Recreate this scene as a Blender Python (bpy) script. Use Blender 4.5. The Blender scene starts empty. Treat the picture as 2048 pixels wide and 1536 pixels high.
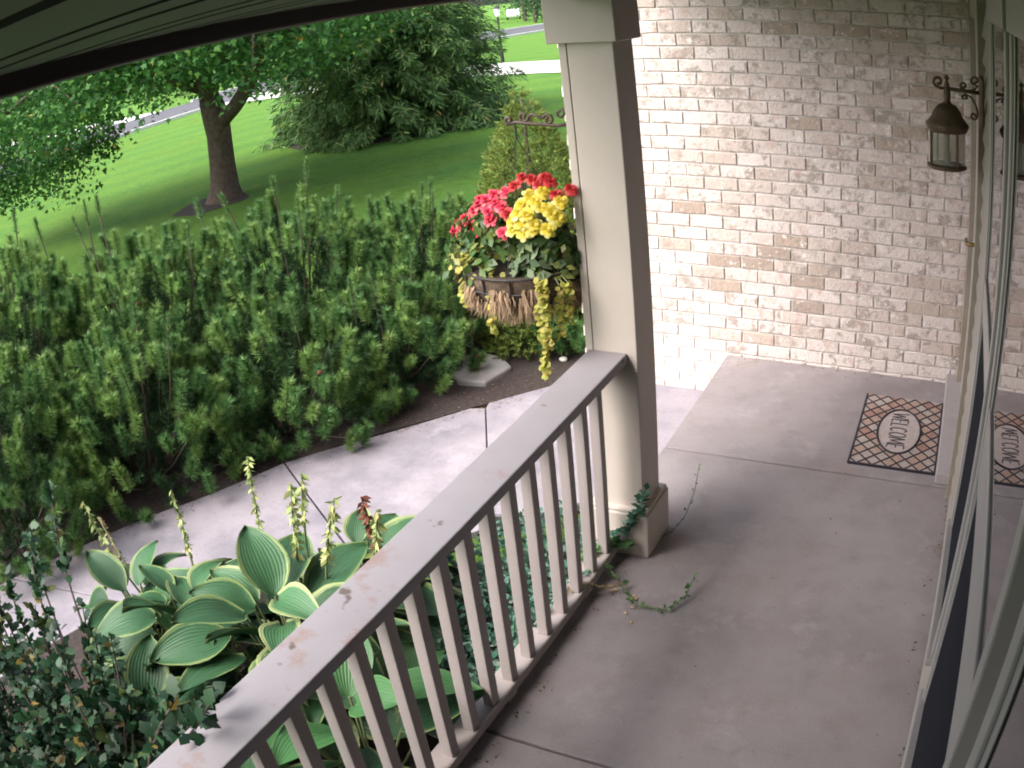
import bpy, bmesh, math, random
import numpy as np
from mathutils import Vector, Matrix, Euler
R_ = math.radians
rng = np.random.default_rng(7)
random.seed(7)
sc = bpy.context.scene
COL = sc.collection

# ------------------------------------------------------------------ camera
cd = bpy.data.cameras.new('camera')
cam = bpy.data.objects.new('camera', cd)
COL.objects.link(cam)
RX = Vector((0.8748929, 0.4730708, -0.1037617))
RY = Vector((0.1206648, -0.4204012, -0.8992791))
RZ = Vector((-0.4690442, 0.7742525, -0.4248890))
M = Matrix((RX, -RY, -RZ)).transposed().to_4x4()
M.translation = Vector((1.64698, -4.72148, 2.19058))
cam.matrix_world = M
cd.type = 'PANO'
cd.sensor_width = 36.0
cd.sensor_fit = 'HORIZONTAL'
cy = cd
cy.panorama_type = 'FISHEYE_LENS_POLYNOMIAL'
cy.fisheye_fov = math.pi
cy.fisheye_polynomial_k0 = 0.0
cy.fisheye_polynomial_k1 = -0.03204058872546379
cy.fisheye_polynomial_k2 = 0.00012535186667454815
cy.fisheye_polynomial_k3 = -2.0065329175312342e-05
cy.fisheye_polynomial_k4 = 5.01128267458938e-07
cd.clip_start = 0.02
cd.clip_end = 2000.0
sc.camera = cam

# ------------------------------------------------------------------ sky, sun, exposure
SUN_EL, SUN_AZ = R_(50), R_(213)          # azimuth clockwise from +Y
w = bpy.data.worlds.new('World')
sc.world = w
w.use_nodes = True
wn = w.node_tree
bg = wn.nodes['Background']
sky = wn.nodes.new('ShaderNodeTexSky')
sky.sky_type = 'NISHITA'
sky.sun_disc = False
sky.sun_elevation = SUN_EL
sky.sun_rotation = SUN_AZ
sky.air_density = 0.75
sky.dust_density = 5.0
sky.ozone_density = 0.6
bw = wn.nodes.new('ShaderNodeRGBToBW')                  # hazy overcast: most of the blue is washed out of the sky
mxs = wn.nodes.new('ShaderNodeMix')
mxs.data_type = 'RGBA'
mxs.inputs[0].default_value = 0.5
wn.links.new(sky.outputs[0], bw.inputs[0])
wn.links.new(sky.outputs[0], mxs.inputs[6])
wn.links.new(bw.outputs[0], mxs.inputs[7])
wn.links.new(mxs.outputs[2], bg.inputs[0])
bg.inputs[1].default_value = 0.15
sl = bpy.data.lights.new('sun', 'SUN')
sl.energy = 0.85
sl.angle = R_(65)
sl.color = (1.0, 0.93, 0.82)
sun = bpy.data.objects.new('sun', sl)
COL.objects.link(sun)
sdir = Vector((math.sin(SUN_AZ) * math.cos(SUN_EL), math.cos(SUN_AZ) * math.cos(SUN_EL), math.sin(SUN_EL)))
sun.rotation_euler = sdir.to_track_quat('Z', 'Y').to_euler()
sun.location = (4, -4, 12)
vs = sc.view_settings
vs.view_transform = 'Standard'
vs.look = 'None'
vs.gamma = 1.0
vs.use_curve_mapping = False
vs.exposure = 1.92
sc.render.engine = 'CYCLES'
sc.cycles.use_denoising = True
sc.cycles.max_bounces = 8
sc.cycles.diffuse_bounces = 4
sc.cycles.filter_width = 1.9


# ------------------------------------------------------------------ helpers
def tag(o, label=None, cat=None, group=None, kind=None):
    if label: o['label'] = label
    if cat: o['category'] = cat
    if group: o['group'] = group
    if kind: o['kind'] = kind
    return o


def empty(name, loc, label=None, cat=None, group=None):
    o = bpy.data.objects.new(name, None)
    COL.objects.link(o)
    o.location = loc
    o.empty_display_size = 0.1
    return tag(o, label, cat, group)


def wloc(o):
    v = Vector((0, 0, 0))
    while o is not None:
        v += o.location
        o = o.parent
    return v


def link(name, me, parent=None, loc=None, rot=None, bevel=0.0, smooth=False):
    """Link mesh data; with a parent, vertices given in world space are kept where they are."""
    o = bpy.data.objects.new(name, me)
    COL.objects.link(o)
    if parent is not None:
        o.parent = parent
    if loc is not None:
        o.location = Vector(loc) - (wloc(parent) if parent is not None else Vector((0, 0, 0)))
    if rot is not None:
        o.rotation_euler = rot
    if smooth:
        me.polygons.foreach_set('use_smooth', [True] * len(me.polygons))
    if bevel > 0:
        b = o.modifiers.new('Bevel', 'BEVEL')
        b.width = bevel
        b.segments = 2
        b.limit_method = 'ANGLE'
    return o


class MB:
    def __init__(s):
        s.v, s.f, s.m = [], [], []

    def add(s, vs_, fs, mi=0):
        n = len(s.v)
        s.v += [tuple(p) for p in vs_]
        s.f += [tuple(i + n for i in f) for f in fs]
        s.m += [mi] * len(fs)
        return s

    def box(s, x0, x1, y0, y1, z0, z1, mi=0):
        v = [(x0, y0, z0), (x1, y0, z0), (x1, y1, z0), (x0, y1, z0), (x0, y0, z1), (x1, y0, z1), (x1, y1, z1), (x0, y1, z1)]
        return s.add(v, [(0, 3, 2, 1), (4, 5, 6, 7), (0, 1, 5, 4), (1, 2, 6, 5), (2, 3, 7, 6), (3, 0, 4, 7)], mi)

    def tube(s, pts, rad, seg=8, mi=0, cap=True):
        pts = [Vector(p) for p in pts]
        if not hasattr(rad, '__len__'):
            rad = [rad] * len(pts)
        rings = []
        prev = None
        vv, ff = [], []
        for i, p in enumerate(pts):
            a = pts[max(i - 1, 0)]
            b = pts[min(i + 1, len(pts) - 1)]
            d = (b - a).normalized()
            if prev is None:
                u = d.orthogonal().normalized()
            else:
                u = (prev - d * prev.dot(d))
                u = u.normalized() if u.length > 1e-6 else d.orthogonal().normalized()
            prev = u
            t = d.cross(u)
            for k in range(seg):
                an = 2 * math.pi * k / seg
                vv.append(p + (u * math.cos(an) + t * math.sin(an)) * rad[i])
        for i in range(len(pts) - 1):
            for k in range(seg):
                k2 = (k + 1) % seg
                ff.append((i * seg + k, i * seg + k2, (i + 1) * seg + k2, (i + 1) * seg + k))
        if cap:
            ff.append(tuple(reversed(range(seg))))
            ff.append(tuple(range((len(pts) - 1) * seg, len(pts) * seg)))
        return s.add(vv, ff, mi)

    def lathe(s, prof, c=(0, 0, 0), seg=24, mi=0):
        vv, ff = [], []
        for (r, z) in prof:
            for k in range(seg):
                a = 2 * math.pi * k / seg
                vv.append((c[0] + r * math.cos(a), c[1] + r * math.sin(a), c[2] + z))
        for i in range(len(prof) - 1):
            for k in range(seg):
                k2 = (k + 1) % seg
                ff.append((i * seg + k, i * seg + k2, (i + 1) * seg + k2, (i + 1) * seg + k))
        return s.add(vv, ff, mi)

    def mesh(s, name, mats):
        me = bpy.data.meshes.new(name)
        me.from_pydata(s.v, [], s.f)
        for m in (mats if isinstance(mats, (list, tuple)) else [mats]):
            me.materials.append(m)
        me.polygons.foreach_set('material_index', s.m)
        me.update()
        return me

    def build(s, name, mats, parent=None, bevel=0.0, smooth=False):
        if parent is not None:
            off = wloc(parent)
            s.v = [(p[0] - off.x, p[1] - off.y, p[2] - off.z) for p in s.v]
        return link(name, s.mesh(name, mats), parent, None, None, bevel, smooth)


def np_mesh(name, V, F, mats, mi=None, smooth=False):
    V = np.asarray(V, np.float32)
    F = np.asarray(F, np.int32)
    me = bpy.data.meshes.new(name)
    me.vertices.add(len(V))
    me.vertices.foreach_set('co', V.ravel())
    me.loops.add(F.size)
    me.loops.foreach_set('vertex_index', F.ravel())
    me.polygons.add(len(F))
    me.polygons.foreach_set('loop_start', np.arange(0, F.size, F.shape[1], dtype=np.int32))
    for m in (mats if isinstance(mats, (list, tuple)) else [mats]):
        me.materials.append(m)
    if mi is not None:
        me.polygons.foreach_set('material_index', np.asarray(mi, np.int32))
    if smooth:
        me.polygons.foreach_set('use_smooth', np.ones(len(F), bool))
    me.update(calc_edges=True)
    me.validate()
    return me


def np_obj(name, V, F, mats, parent=None, mi=None, smooth=False):
    V = np.asarray(V, float)
    if parent is not None:
        V = V - np.array(wloc(parent))
    return link(name, np_mesh(name, V, F, mats, mi, smooth), parent)


def unit(a):
    return a / np.maximum(np.linalg.norm(a, axis=-1, keepdims=True), 1e-9)


def rand_dirs(n, r=None):
    return unit((r or rng).normal(size=(n, 3)))


LEAF_T = np.array([(0, 0, 0), (.45, .32, .05), (1, 0, -.06), (.45, -.32, .05), (.5, 0, -.02)], float)
LEAF_F = np.array([(0, 4, 1), (1, 4, 2), (0, 3, 4), (4, 3, 2)])
RND_T = np.array([(0, 0, 0), (.22, .42, .03), (.72, .45, .02), (1, 0, -.05), (.72, -.45, .02), (.22, -.42, .03)], float)
RND_F = np.array([(0, 5, 1), (1, 5, 2), (5, 4, 2), (2, 4, 3)])
DIA_T = np.array([(0, 0, 0), (.5, .36, .04), (1, 0, 0), (.5, -.36, .04)], float)
DIA_F = np.array([(0, 3, 1), (1, 3, 2)])


def leaf_cloud(P, D, Nn, S, T=LEAF_T, F=LEAF_F):
    """Vectorised leaves: base points P, length directions D, approximate normals Nn, sizes S."""
    D = unit(D)
    side = unit(np.cross(Nn, D))
    nn = np.cross(D, side)
    k = len(T)
    V = P[:, None, :] + S[:, None, None] * (T[None, :, 0:1] * D[:, None, :] + T[None, :, 1:2] * side[:, None, :] + T[None, :, 2:3] * nn[:, None, :])
    FF = (np.arange(len(P))[:, None, None] * k + F[None]).reshape(-1, F.shape[1])
    return V.reshape(-1, 3), FF


def needles(base, axis, length, nl, count, width, spread=(.95, .45)):
    """Bottle-brush shoots: arrays of base, axis, length, needle length; count needles each (one triangle)."""
    m = len(base)
    axis = unit(axis)
    ref = np.where(np.abs(axis[:, 2:3]) < .9, np.array([[0, 0, 1.]]), np.array([[1., 0, 0]]))
    u = unit(np.cross(axis, ref))
    v = np.cross(axis, u)
    t = (np.arange(count) + rng.random((m, count))) / count
    t = t ** .85
    phi = rng.random((m, count)) * 2 * np.pi
    ang = spread[0] + (spread[1] - spread[0]) * t + rng.normal(size=t.shape) * .12
    p = base[:, None, :] + axis[:, None, :] * (t * length[:, None])[..., None]
    rad = u[:, None, :] * np.cos(phi)[..., None] + v[:, None, :] * np.sin(phi)[..., None]
    nd = axis[:, None, :] * np.cos(ang)[..., None] + rad * np.sin(ang)[..., None]
    L = nl[:, None] * (.75 + .4 * rng.random(t.shape))
    sd = unit(np.cross(nd, rand_dirs(m * count).reshape(m, count, 3)))
    a = p - sd * width * .5
    b = p + sd * width * .5
    c = p + nd * L[..., None]
    V = np.stack([a, b, c], 2).reshape(-1, 3)
    return V, np.arange(len(V)).reshape(-1, 3)


def sampled(poly, n):
    """n points evenly along a polyline."""
    P = np.array(poly, float)
    d = np.r_[0, np.cumsum(np.linalg.norm(np.diff(P, axis=0), axis=1))]
    t = np.linspace(0, d[-1], n)
    return np.stack([np.interp(t, d, P[:, i]) for i in range(3)], 1)


def bez(p0, p1, p2, n=8):
    t = np.linspace(0, 1, n)[:, None]
    p0, p1, p2 = map(lambda q: np.array(q, float), (p0, p1, p2))
    return (1 - t) ** 2 * p0 + 2 * t * (1 - t) * p1 + t * t * p2


# ------------------------------------------------------------------ materials
def new_mat(name):
    m = bpy.data.materials.new(name)
    m.use_nodes = True
    nt = m.node_tree
    b = nt.nodes['Principled BSDF']
    return m, nt, b


def N(nt, t, **kw):
    n = nt.nodes.new(t)
    for k, v in kw.items():
        if k.startswith('i_'):
            n.inputs[k[2:].replace('_', ' ')].default_value = v
        else:
            setattr(n, k, v)
    return n


def ramp(nt, fac, stops):
    r = nt.nodes.new('ShaderNodeValToRGB')
    el = r.color_ramp.elements
    while len(el) < len(stops):
        el.new(0.5)
    for e, (p, c) in zip(el, stops):
        e.position = p
        e.color = (*c, 1) if len(c) == 3 else c
    nt.links.new(fac, r.inputs[0])
    return r.outputs[0]


def mixc(nt, fac, a, b, mode='MIX'):
    m = nt.nodes.new('ShaderNodeMix')
    m.data_type = 'RGBA'
    m.blend_type = mode
    for sock, val in ((m.inputs[0], fac), (m.inputs[6], a), (m.inputs[7], b)):
        if hasattr(val, 'links') or isinstance(val, bpy.types.NodeSocket):
            nt.links.new(val, sock)
        elif isinstance(val, (int, float)):
            sock.default_value = val
        else:
            sock.default_value = (*val, 1)
    return m.outputs[2]


def noise(nt, vec, scale, detail=4, rough=.6, dim='3D', wsock=None):
    n = nt.nodes.new('ShaderNodeTexNoise')
    n.noise_dimensions = dim
    n.inputs['Scale'].default_value = scale
    n.inputs['Detail'].default_value = detail
    n.inputs['Roughness'].default_value = rough
    if vec is not None:
        nt.links.new(vec, n.inputs['Vector'])
    if wsock is not None:
        nt.links.new(wsock, n.inputs['W'])
    return n.outputs[0]


def texco(nt, which='Object'):
    return nt.nodes.new('ShaderNodeTexCoord').outputs[which]


def geopos(nt):
    return nt.nodes.new('ShaderNodeNewGeometry').outputs['Position']


def bump(nt, b, h, strength=.3, dist=.01):
    n = nt.nodes.new('ShaderNodeBump')
    n.inputs['Strength'].default_value = strength
    n.inputs['Distance'].default_value = dist
    nt.links.new(h, n.inputs['Height'])
    nt.links.new(n.outputs[0], b.inputs['Normal'])


def simple(name, c, rough=.7, metal=0.0, var=.12, scale=12, bmp=0.0, spec=.5):
    m, nt, b = new_mat(name)
    pos = geopos(nt)
    f = noise(nt, pos, scale, 5)
    lo = tuple(x * (1 - var) for x in c)
    hi = tuple(min(1, x * (1 + var)) for x in c)
    nt.links.new(ramp(nt, f, [(.3, lo), (.7, hi)]), b.inputs['Base Color'])
    b.inputs['Roughness'].default_value = rough
    b.inputs['Metallic'].default_value = metal
    b.inputs['Specular IOR Level'].default_value = spec
    if bmp:
        bump(nt, b, noise(nt, pos, scale * 6, 4), bmp, .004)
    return m


def leafmat(name, stops, transl=.3, rough=.55, spec=.35):
    """Foliage: hue differs from leaf to leaf (random per island)."""
    m, nt, b = new_mat(name)
    g = nt.nodes.new('ShaderNodeNewGeometry')
    f = g.outputs['Random Per Island']
    c = ramp(nt, f, stops)
    nt.links.new(c, b.inputs['Base Color'])
    b.inputs['Roughness'].default_value = rough
    b.inputs['Specular IOR Level'].default_value = spec
    if transl > 0:
        t = nt.nodes.new('ShaderNodeBsdfTranslucent')
        nt.links.new(c, t.inputs['Color'])
        mx = nt.nodes.new('ShaderNodeMixShader')
        mx.inputs[0].default_value = transl
        nt.links.new(b.outputs[0], mx.inputs[1])
        nt.links.new(t.outputs[0], mx.inputs[2])
        out = [n for n in nt.nodes if n.type == 'OUTPUT_MATERIAL'][0]
        nt.links.new(mx.outputs[0], out.inputs[0])
    return m


def m_brick():
    m, nt, b = new_mat('tumbled_brick')
    co = texco(nt)
    oi = nt.nodes.new('ShaderNodeObjectInfo')
    rnd = oi.outputs['Random']
    mul = N(nt, 'ShaderNodeMath', operation='MULTIPLY')
    nt.links.new(rnd, mul.inputs[0])
    mul.inputs[1].default_value = 57.0
    base = ramp(nt, rnd, [(0, (.62, .54, .515)), (.2, (.70, .62, .59)), (.4, (.58, .49, .45)), (.6, (.72, .64, .615)), (.75, (.53, .44, .39)), (.88, (.64, .56, .53)), (.95, (.47, .38, .32)), (1, (.38, .30, .25))])
    blot = noise(nt, co, 17, 6, .68, '4D', mul.outputs[0])
    fr = N(nt, 'ShaderNodeMath', operation='FRACT')                    # some bricks are far more spotted than others
    m13 = N(nt, 'ShaderNodeMath', operation='MULTIPLY')
    nt.links.new(rnd, m13.inputs[0])
    m13.inputs[1].default_value = 13.37
    nt.links.new(m13.outputs[0], fr.inputs[0])
    pw = N(nt, 'ShaderNodeMath', operation='POWER')
    nt.links.new(fr.outputs[0], pw.inputs[0])
    pw.inputs[1].default_value = 2.0
    sh = N(nt, 'ShaderNodeMath', operation='MULTIPLY_ADD')
    nt.links.new(pw.outputs[0], sh.inputs[0])
    sh.inputs[1].default_value = .075
    nt.links.new(blot, sh.inputs[2])
    k = ramp(nt, sh.outputs[0], [(.54, (0, 0, 0)), (.64, (.9, .9, .9))])
    c = mixc(nt, k, base, (.35, .295, .26))
    pink = noise(nt, co, 11, 4, .6, '4D', mul.outputs[0])
    kp = ramp(nt, pink, [(.56, (0, 0, 0)), (.72, (.8, .8, .8))])
    c = mixc(nt, kp, c, (.53, .36, .31))
    mul2 = N(nt, 'ShaderNodeMath', operation='ADD')
    nt.links.new(mul.outputs[0], mul2.inputs[0])
    mul2.inputs[1].default_value = 31.0
    lime = noise(nt, co, 24, 5, .65, '4D', mul2.outputs[0])
    kl = ramp(nt, lime, [(.57, (0, 0, 0)), (.66, (1, 1, 1))])
    c = mixc(nt, kl, c, (.76, .71, .68))
    nt.links.new(c, b.inputs['Base Color'])
    b.inputs['Roughness'].default_value = .9
    bump(nt, b, noise(nt, co, 42, 6, .7, '4D', mul.outputs[0]), .9, .010)
    return m


def m_concrete(name, c, stain, sc1=1.3, dark=.55, warm=None):
    # stains, pale patches and grit are part of the slab's own colour
    m, nt, b = new_mat(name)
    p = geopos(nt)
    n1 = noise(nt, p, sc1, 7, .62)
    n2 = noise(nt, p, 7, 6, .6)
    n3 = noise(nt, p, 160, 3, .7)
    col = mixc(nt, ramp(nt, n1, [(.42, (0, 0, 0)), (.72, (1, 1, 1))]), c, stain)
    col = mixc(nt, ramp(nt, n2, [(.5, (0, 0, 0)), (.8, (.55, .55, .55))]), col, tuple(x * dark for x in c))
    if warm:
        n4 = noise(nt, p, 3.1, 5)
        col = mixc(nt, ramp(nt, n4, [(.55, (0, 0, 0)), (.75, (.5, .5, .5))]), col, warm)
    n5 = noise(nt, p, 26, 4, .75)
    col = mixc(nt, ramp(nt, n5, [(.62, (0, 0, 0)), (.70, (.55, .55, .55))]), col, tuple(x * .55 for x in c))
    n6 = noise(nt, p, 3.7, 6, .72)
    col = mixc(nt, ramp(nt, n6, [(.56, (0, 0, 0)), (.70, (.5, .5, .5))]), col, tuple(min(1, x * 1.3) for x in c))
    col = mixc(nt, .35, col, ramp(nt, n3, [(.35, (.55, .53, .54)), (.65, (1, 1, 1))]), 'MULTIPLY')
    nt.links.new(col, b.inputs['Base Color'])
    b.inputs['Roughness'].default_value = .85
    b.inputs['Specular IOR Level'].default_value = .3
    bump(nt, b, n3, .25, .003)
    return m


def m_paint(name, c, rough=.5, wear=None, grain=True):
    m, nt, b = new_mat(name)
    p = geopos(nt)
    n1 = noise(nt, p, 4, 5)
    col = mixc(nt, ramp(nt, n1, [(.35, (0, 0, 0)), (.75, (.5, .5, .5))]), c, tuple(x * .8 for x in c))
    if wear:
        n2 = noise(nt, p, 5.0, 6, .7)
        col = mixc(nt, ramp(nt, n2, [(.57, (0, 0, 0)), (.66, (.8, .8, .8))]), col, wear)
        n3 = noise(nt, p, 9.0, 3, .5)
        col = mixc(nt, ramp(nt, n3, [(.67, (0, 0, 0)), (.71, (.9, .9, .9))]), col, (.11, .075, .06))
    nt.links.new(col, b.inputs['Base Color'])
    b.inputs['Roughness'].default_value = rough
    bump(nt, b, noise(nt, p, 90, 4), .12, .003)
    return m


def m_lawn():
    m, nt, b = new_mat('mown_lawn')
    p = geopos(nt)
    mp = nt.nodes.new('ShaderNodeMapping')
    mp.inputs['Rotation'].default_value = (0, 0, R_(28))
    nt.links.new(p, mp.inputs[0])
    wv = nt.nodes.new('ShaderNodeTexWave')
    wv.wave_type = 'BANDS'
    wv.bands_direction = 'X'
    wv.inputs['Scale'].default_value = .16
    wv.inputs['Distortion'].default_value = 1.2
    wv.inputs['Detail'].default_value = 1
    wv.inputs['Detail Scale'].default_value = .5
    nt.links.new(mp.outputs[0], wv.inputs[0])
    stripes = wv.outputs[0]
    c = mixc(nt, stripes, (.108, .262, .062), (.140, .30, .060))
    n1 = noise(nt, p, .35, 4)
    c = mixc(nt, ramp(nt, n1, [(.4, (0, 0, 0)), (.7, (.6, .6, .6))]), c, (.160, .285, .045))
    n2 = noise(nt, p, 9, 6, .7)
    c = mixc(nt, .6, c, ramp(nt, n2, [(.3, (.55, .6, .5)), (.7, (1.15, 1.1, 1.0))]), 'MULTIPLY')
    n4 = noise(nt, p, 3.2, 6, .75)
    c = mixc(nt, .75, c, ramp(nt, n4, [(.3, (.72, .76, .66)), (.7, (1.12, 1.08, 1.0))]), 'MULTIPLY')
    n3 = noise(nt, p, 38, 6, .8)
    c = mixc(nt, .7, c, ramp(nt, n3, [(.3, (.5, .55, .45)), (.68, (1.2, 1.15, 1.05))]), 'MULTIPLY')
    nt.links.new(c, b.inputs['Base Color'])
    b.inputs['Roughness'].default_value = .9
    b.inputs['Specular IOR Level'].default_value = .15
    bump(nt, b, n3, 1.0, .05)
    return m


BRICK = m_brick()
MORTAR = simple('mortar', (.56, .52, .50), .95, var=.18, scale=40, bmp=.4)
SLAB = m_concrete('porch_concrete', (.335, .303, .315), (.235, .208, .214), 1.1, .58, (.27, .215, .19))
WALK = m_concrete('walk_concrete', (.315, .288, .325), (.18, .175, .21), 2.4, .55)
DRIVE = m_concrete('driveway_concrete', (.75, .73, .72), (.7, .68, .67), .5, .9)
ASPH = m_concrete('road_asphalt', (.105, .105, .12), (.09, .092, .105), .6, .85)
TRIM = m_paint('beige_trim_paint', (.50, .445, .40), .5)
TRIMD = m_paint('taupe_trim_paint', (.40, .35, .33), .5)
RAILM = m_paint('weathered_rail_paint', (.31, .29, .315), .5, wear=(.27, .185, .165))
BALM = m_paint('baluster_paint', (.32, .28, .275), .5)
SIDE = m_paint('beige_vinyl_siding', (.33, .30, .265), .45)
WINF = m_paint('window_frame_vinyl', (.29, .28, .275), .35)
SOFF = m_paint('soffit_vinyl', (.062, .086, .050), .6)  # green light from the lawn is put into this base colour
BEAM_SHADED = m_paint('shaded_beige_beam', (.06, .045, .045), .5)  # beige beam, its shade painted in as dark brown
DARK = simple('dark_joint_groove_shade', (.02, .019, .02), .9)
GLASS, _nt, _b = new_mat('window_glass')
_b.inputs['Base Color'].default_value = (.012, .013, .015, 1)
_b.inputs['Roughness'].default_value = .012
_b.inputs['IOR'].default_value = 1.75
_f = noise(_nt, geopos(_nt), 3.0, 2)
bump(_nt, _b, _f, .012, .01)
SCREEN = simple('insect_screen', (.010, .012, .018), .9, var=.1, scale=30, spec=.1)
IRON = simple('rust_bronze_iron', (.115, .080, .052), .55, .4, .25, 30, .2)
IRON2 = simple('weathered_scroll_iron', (.085, .06, .048), .65, .3, .25, 30, .2)
BLACK = simple('black_wire', (.022, .018, .02), .6)
RUBBER = simple('black_rubber', (.022, .02, .032), .7)
LAMPG, _nt, _b = new_mat('seeded_lamp_glass')
_b.inputs['Base Color'].default_value = (.74, .72, .67, 1)
_b.inputs['Roughness'].default_value = .12
_b.inputs['Transmission Weight'].default_value = .85
_b.inputs['IOR'].default_value = 1.15
bump(_nt, _b, noise(_nt, geopos(_nt), 60, 3), .2, .003)
CANDLE = simple('lamp_socket', (.24, .21, .17), .5)
BRASS = simple('aged_brass', (.30, .20, .08), .35, .8)
MULCH = simple('bark_mulch', (.036, .026, .024), .95, 0, .5, 30, .8)
SOIL = simple('potting_soil', (.03, .022, .017), .95)
COIR = simple('coir_liner', (.33, .22, .14), .95, 0, .45, 40, .8)
STONE = simple('grey_stepping_stone', (.25, .235, .235), .9, 0, .2, 9, .4)
BARK = simple('maple_bark', (.082, .062, .050), .95, 0, .4, 14, .9)
TWIG = simple('pine_twig', (.085, .066, .048), .9, 0, .3, 20)
PCONE = simple('pine_cone', (.16, .06, .04), .85, 0, .3, 60)
GSTEM = simple('green_stem', (.16, .20, .09), .7)
LAWN = m_lawn()
MUGO = leafmat('mugo_needles', [(0, (0.047, 0.123, 0.044)), (.45, (0.077, 0.182, 0.055)), (.8, (0.118, 0.251, 0.068)), (1, (0.213, 0.343, 0.109))], .25, .5)
MUGOD = leafmat('mugo_shaded_old_needles', [(0, (.018, .052, .018)), (1, (.040, .092, .030))], .2, .55)  # inner needles, shade between the shoots put into their colour
MUGOT = leafmat('mugo_fresh_needles', [(0, (0.112, 0.238, 0.057)), (.6, (0.173, 0.309, 0.083)), (1, (0.295, 0.397, 0.135))], .25, .5)
SPRUCE = leafmat('spruce_needles', [(0, (0.063, 0.135, 0.049)), (.5, (0.100, 0.209, 0.065)), (.85, (0.169, 0.296, 0.086)), (.97, (0.192, 0.311, 0.092)), (1, (0.385, 0.301, 0.121))], .15, .6)
MAPLE = leafmat('maple_leaves', [(0, (0.031, 0.103, 0.031)), (.5, (0.048, 0.146, 0.036)), (.93, (0.082, 0.205, 0.043)), (.98, (0.157, 0.295, 0.057)), (1, (0.427, 0.256, 0.071))], .22, .6, .2)
ALBERTA = leafmat('cone_spruce_needles', [(0, (0.099, 0.153, 0.035)), (.5, (0.166, 0.241, 0.048)), (.9, (0.243, 0.306, 0.064)), (1, (0.243, 0.233, 0.092))], .2, .6)
FARLEAF = leafmat('far_leaves', [(0, (0.029, 0.078, 0.031)), (.5, (0.052, 0.114, 0.047)), (1, (0.091, 0.163, 0.065))], .2, .6)
BRIGHTLEAF = leafmat('bright_leaves', [(0, (.07, .17, .05)), (.5, (.12, .25, .07)), (1, (.2, .33, .11))], .35, .5)
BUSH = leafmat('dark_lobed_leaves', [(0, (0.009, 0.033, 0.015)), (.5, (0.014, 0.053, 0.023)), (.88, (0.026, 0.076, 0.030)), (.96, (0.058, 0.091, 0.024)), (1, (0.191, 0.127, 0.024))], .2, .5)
COVER = leafmat('ground_cover_leaves', [(0, (0.033, 0.107, 0.077)), (.5, (0.062, 0.163, 0.112)), (.85, (0.130, 0.247, 0.182)), (1, (0.364, 0.442, 0.364))], .25, .45)
JENNY = leafmat('creeping_jenny_leaves', [(0, (.26, .28, .05)), (.6, (.40, .39, .08)), (1, (.42, .33, .09))], .35, .5)
BEGL = leafmat('begonia_leaves', [(0, (.035, .085, .025)), (.5, (.06, .125, .035)), (.8, (.12, .185, .05)), (1, (.24, .25, .07))], .25, .4)
PETAL_R = leafmat('red_petals', [(0, (0.408, 0.015, 0.022)), (.5, (0.561, 0.045, 0.050)), (1, (0.612, 0.120, 0.100))], .3, .5)
PETAL_P = leafmat('pink_red_petals', [(0, (.60, .02, .07)), (.5, (.72, .06, .12)), (1, (.78, .16, .18))], .3, .5)
PETAL_Y = leafmat('yellow_petals', [(0, (0.660, 0.518, 0.041)), (.5, (0.780, 0.670, 0.095)), (1, (0.820, 0.799, 0.351))], .35, .5)
def m_hosta(name, inner, margin, edge, w_):
    m, nt, b = new_mat(name)
    uv = texco(nt, 'UV')
    sx = nt.nodes.new('ShaderNodeSeparateXYZ')
    nt.links.new(uv, sx.inputs[0])
    ab = N(nt, 'ShaderNodeMath', operation='ABSOLUTE')
    nt.links.new(sx.outputs[1], ab.inputs[0])
    t6 = N(nt, 'ShaderNodeMath', operation='POWER')
    nt.links.new(sx.outputs[0], t6.inputs[0])
    t6.inputs[1].default_value = 7
    mx = N(nt, 'ShaderNodeMath', operation='MAXIMUM')
    nt.links.new(ab.outputs[0], mx.inputs[0])
    nt.links.new(t6.outputs[0], mx.inputs[1])
    oi = nt.nodes.new('ShaderNodeObjectInfo')
    k = N(nt, 'ShaderNodeMath', operation='MULTIPLY')
    nt.links.new(oi.outputs['Random'], k.inputs[0])
    k.inputs[1].default_value = 40
    mpn = nt.nodes.new('ShaderNodeMapping')
    mpn.inputs['Scale'].default_value = (3.5, 9, 1)
    nt.links.new(uv, mpn.inputs[0])
    nz = noise(nt, mpn.outputs[0], 1.0, 4, .6, '4D', k.outputs[0])
    ad = N(nt, 'ShaderNodeMath', operation='MULTIPLY_ADD')
    nt.links.new(nz, ad.inputs[0])
    ad.inputs[1].default_value = .55
    nt.links.new(mx.outputs[0], ad.inputs[2])
    sc8 = N(nt, 'ShaderNodeMath', operation='MULTIPLY')
    nt.links.new(ad.outputs[0], sc8.inputs[0])
    sc8.inputs[1].default_value = .75
    fac = ramp(nt, sc8.outputs[0], [(edge, (0, 0, 0)), (edge + w_, (1, 1, 1))])
    hue = ramp(nt, oi.outputs['Random'], [(0, tuple(c * .75 for c in inner)), (1, tuple(c * 1.25 for c in inner))])
    vein = nt.nodes.new('ShaderNodeTexWave')
    vein.wave_type = 'BANDS'
    vein.bands_direction = 'Y'
    vein.inputs['Scale'].default_value = 2.2
    vein.inputs['Distortion'].default_value = .4
    nt.links.new(uv, vein.inputs[0])
    base = mixc(nt, fac, hue, margin)
    base = mixc(nt, .5, base, ramp(nt, vein.outputs[0], [(.1, (.8, .83, .78)), (.5, (1, 1, 1))]), 'MULTIPLY')
    nt.links.new(base, b.inputs['Base Color'])
    b.inputs['Roughness'].default_value = .45
    b.inputs['Specular IOR Level'].default_value = .3
    bump(nt, b, vein.outputs[0], .3, .004)
    return m


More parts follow.
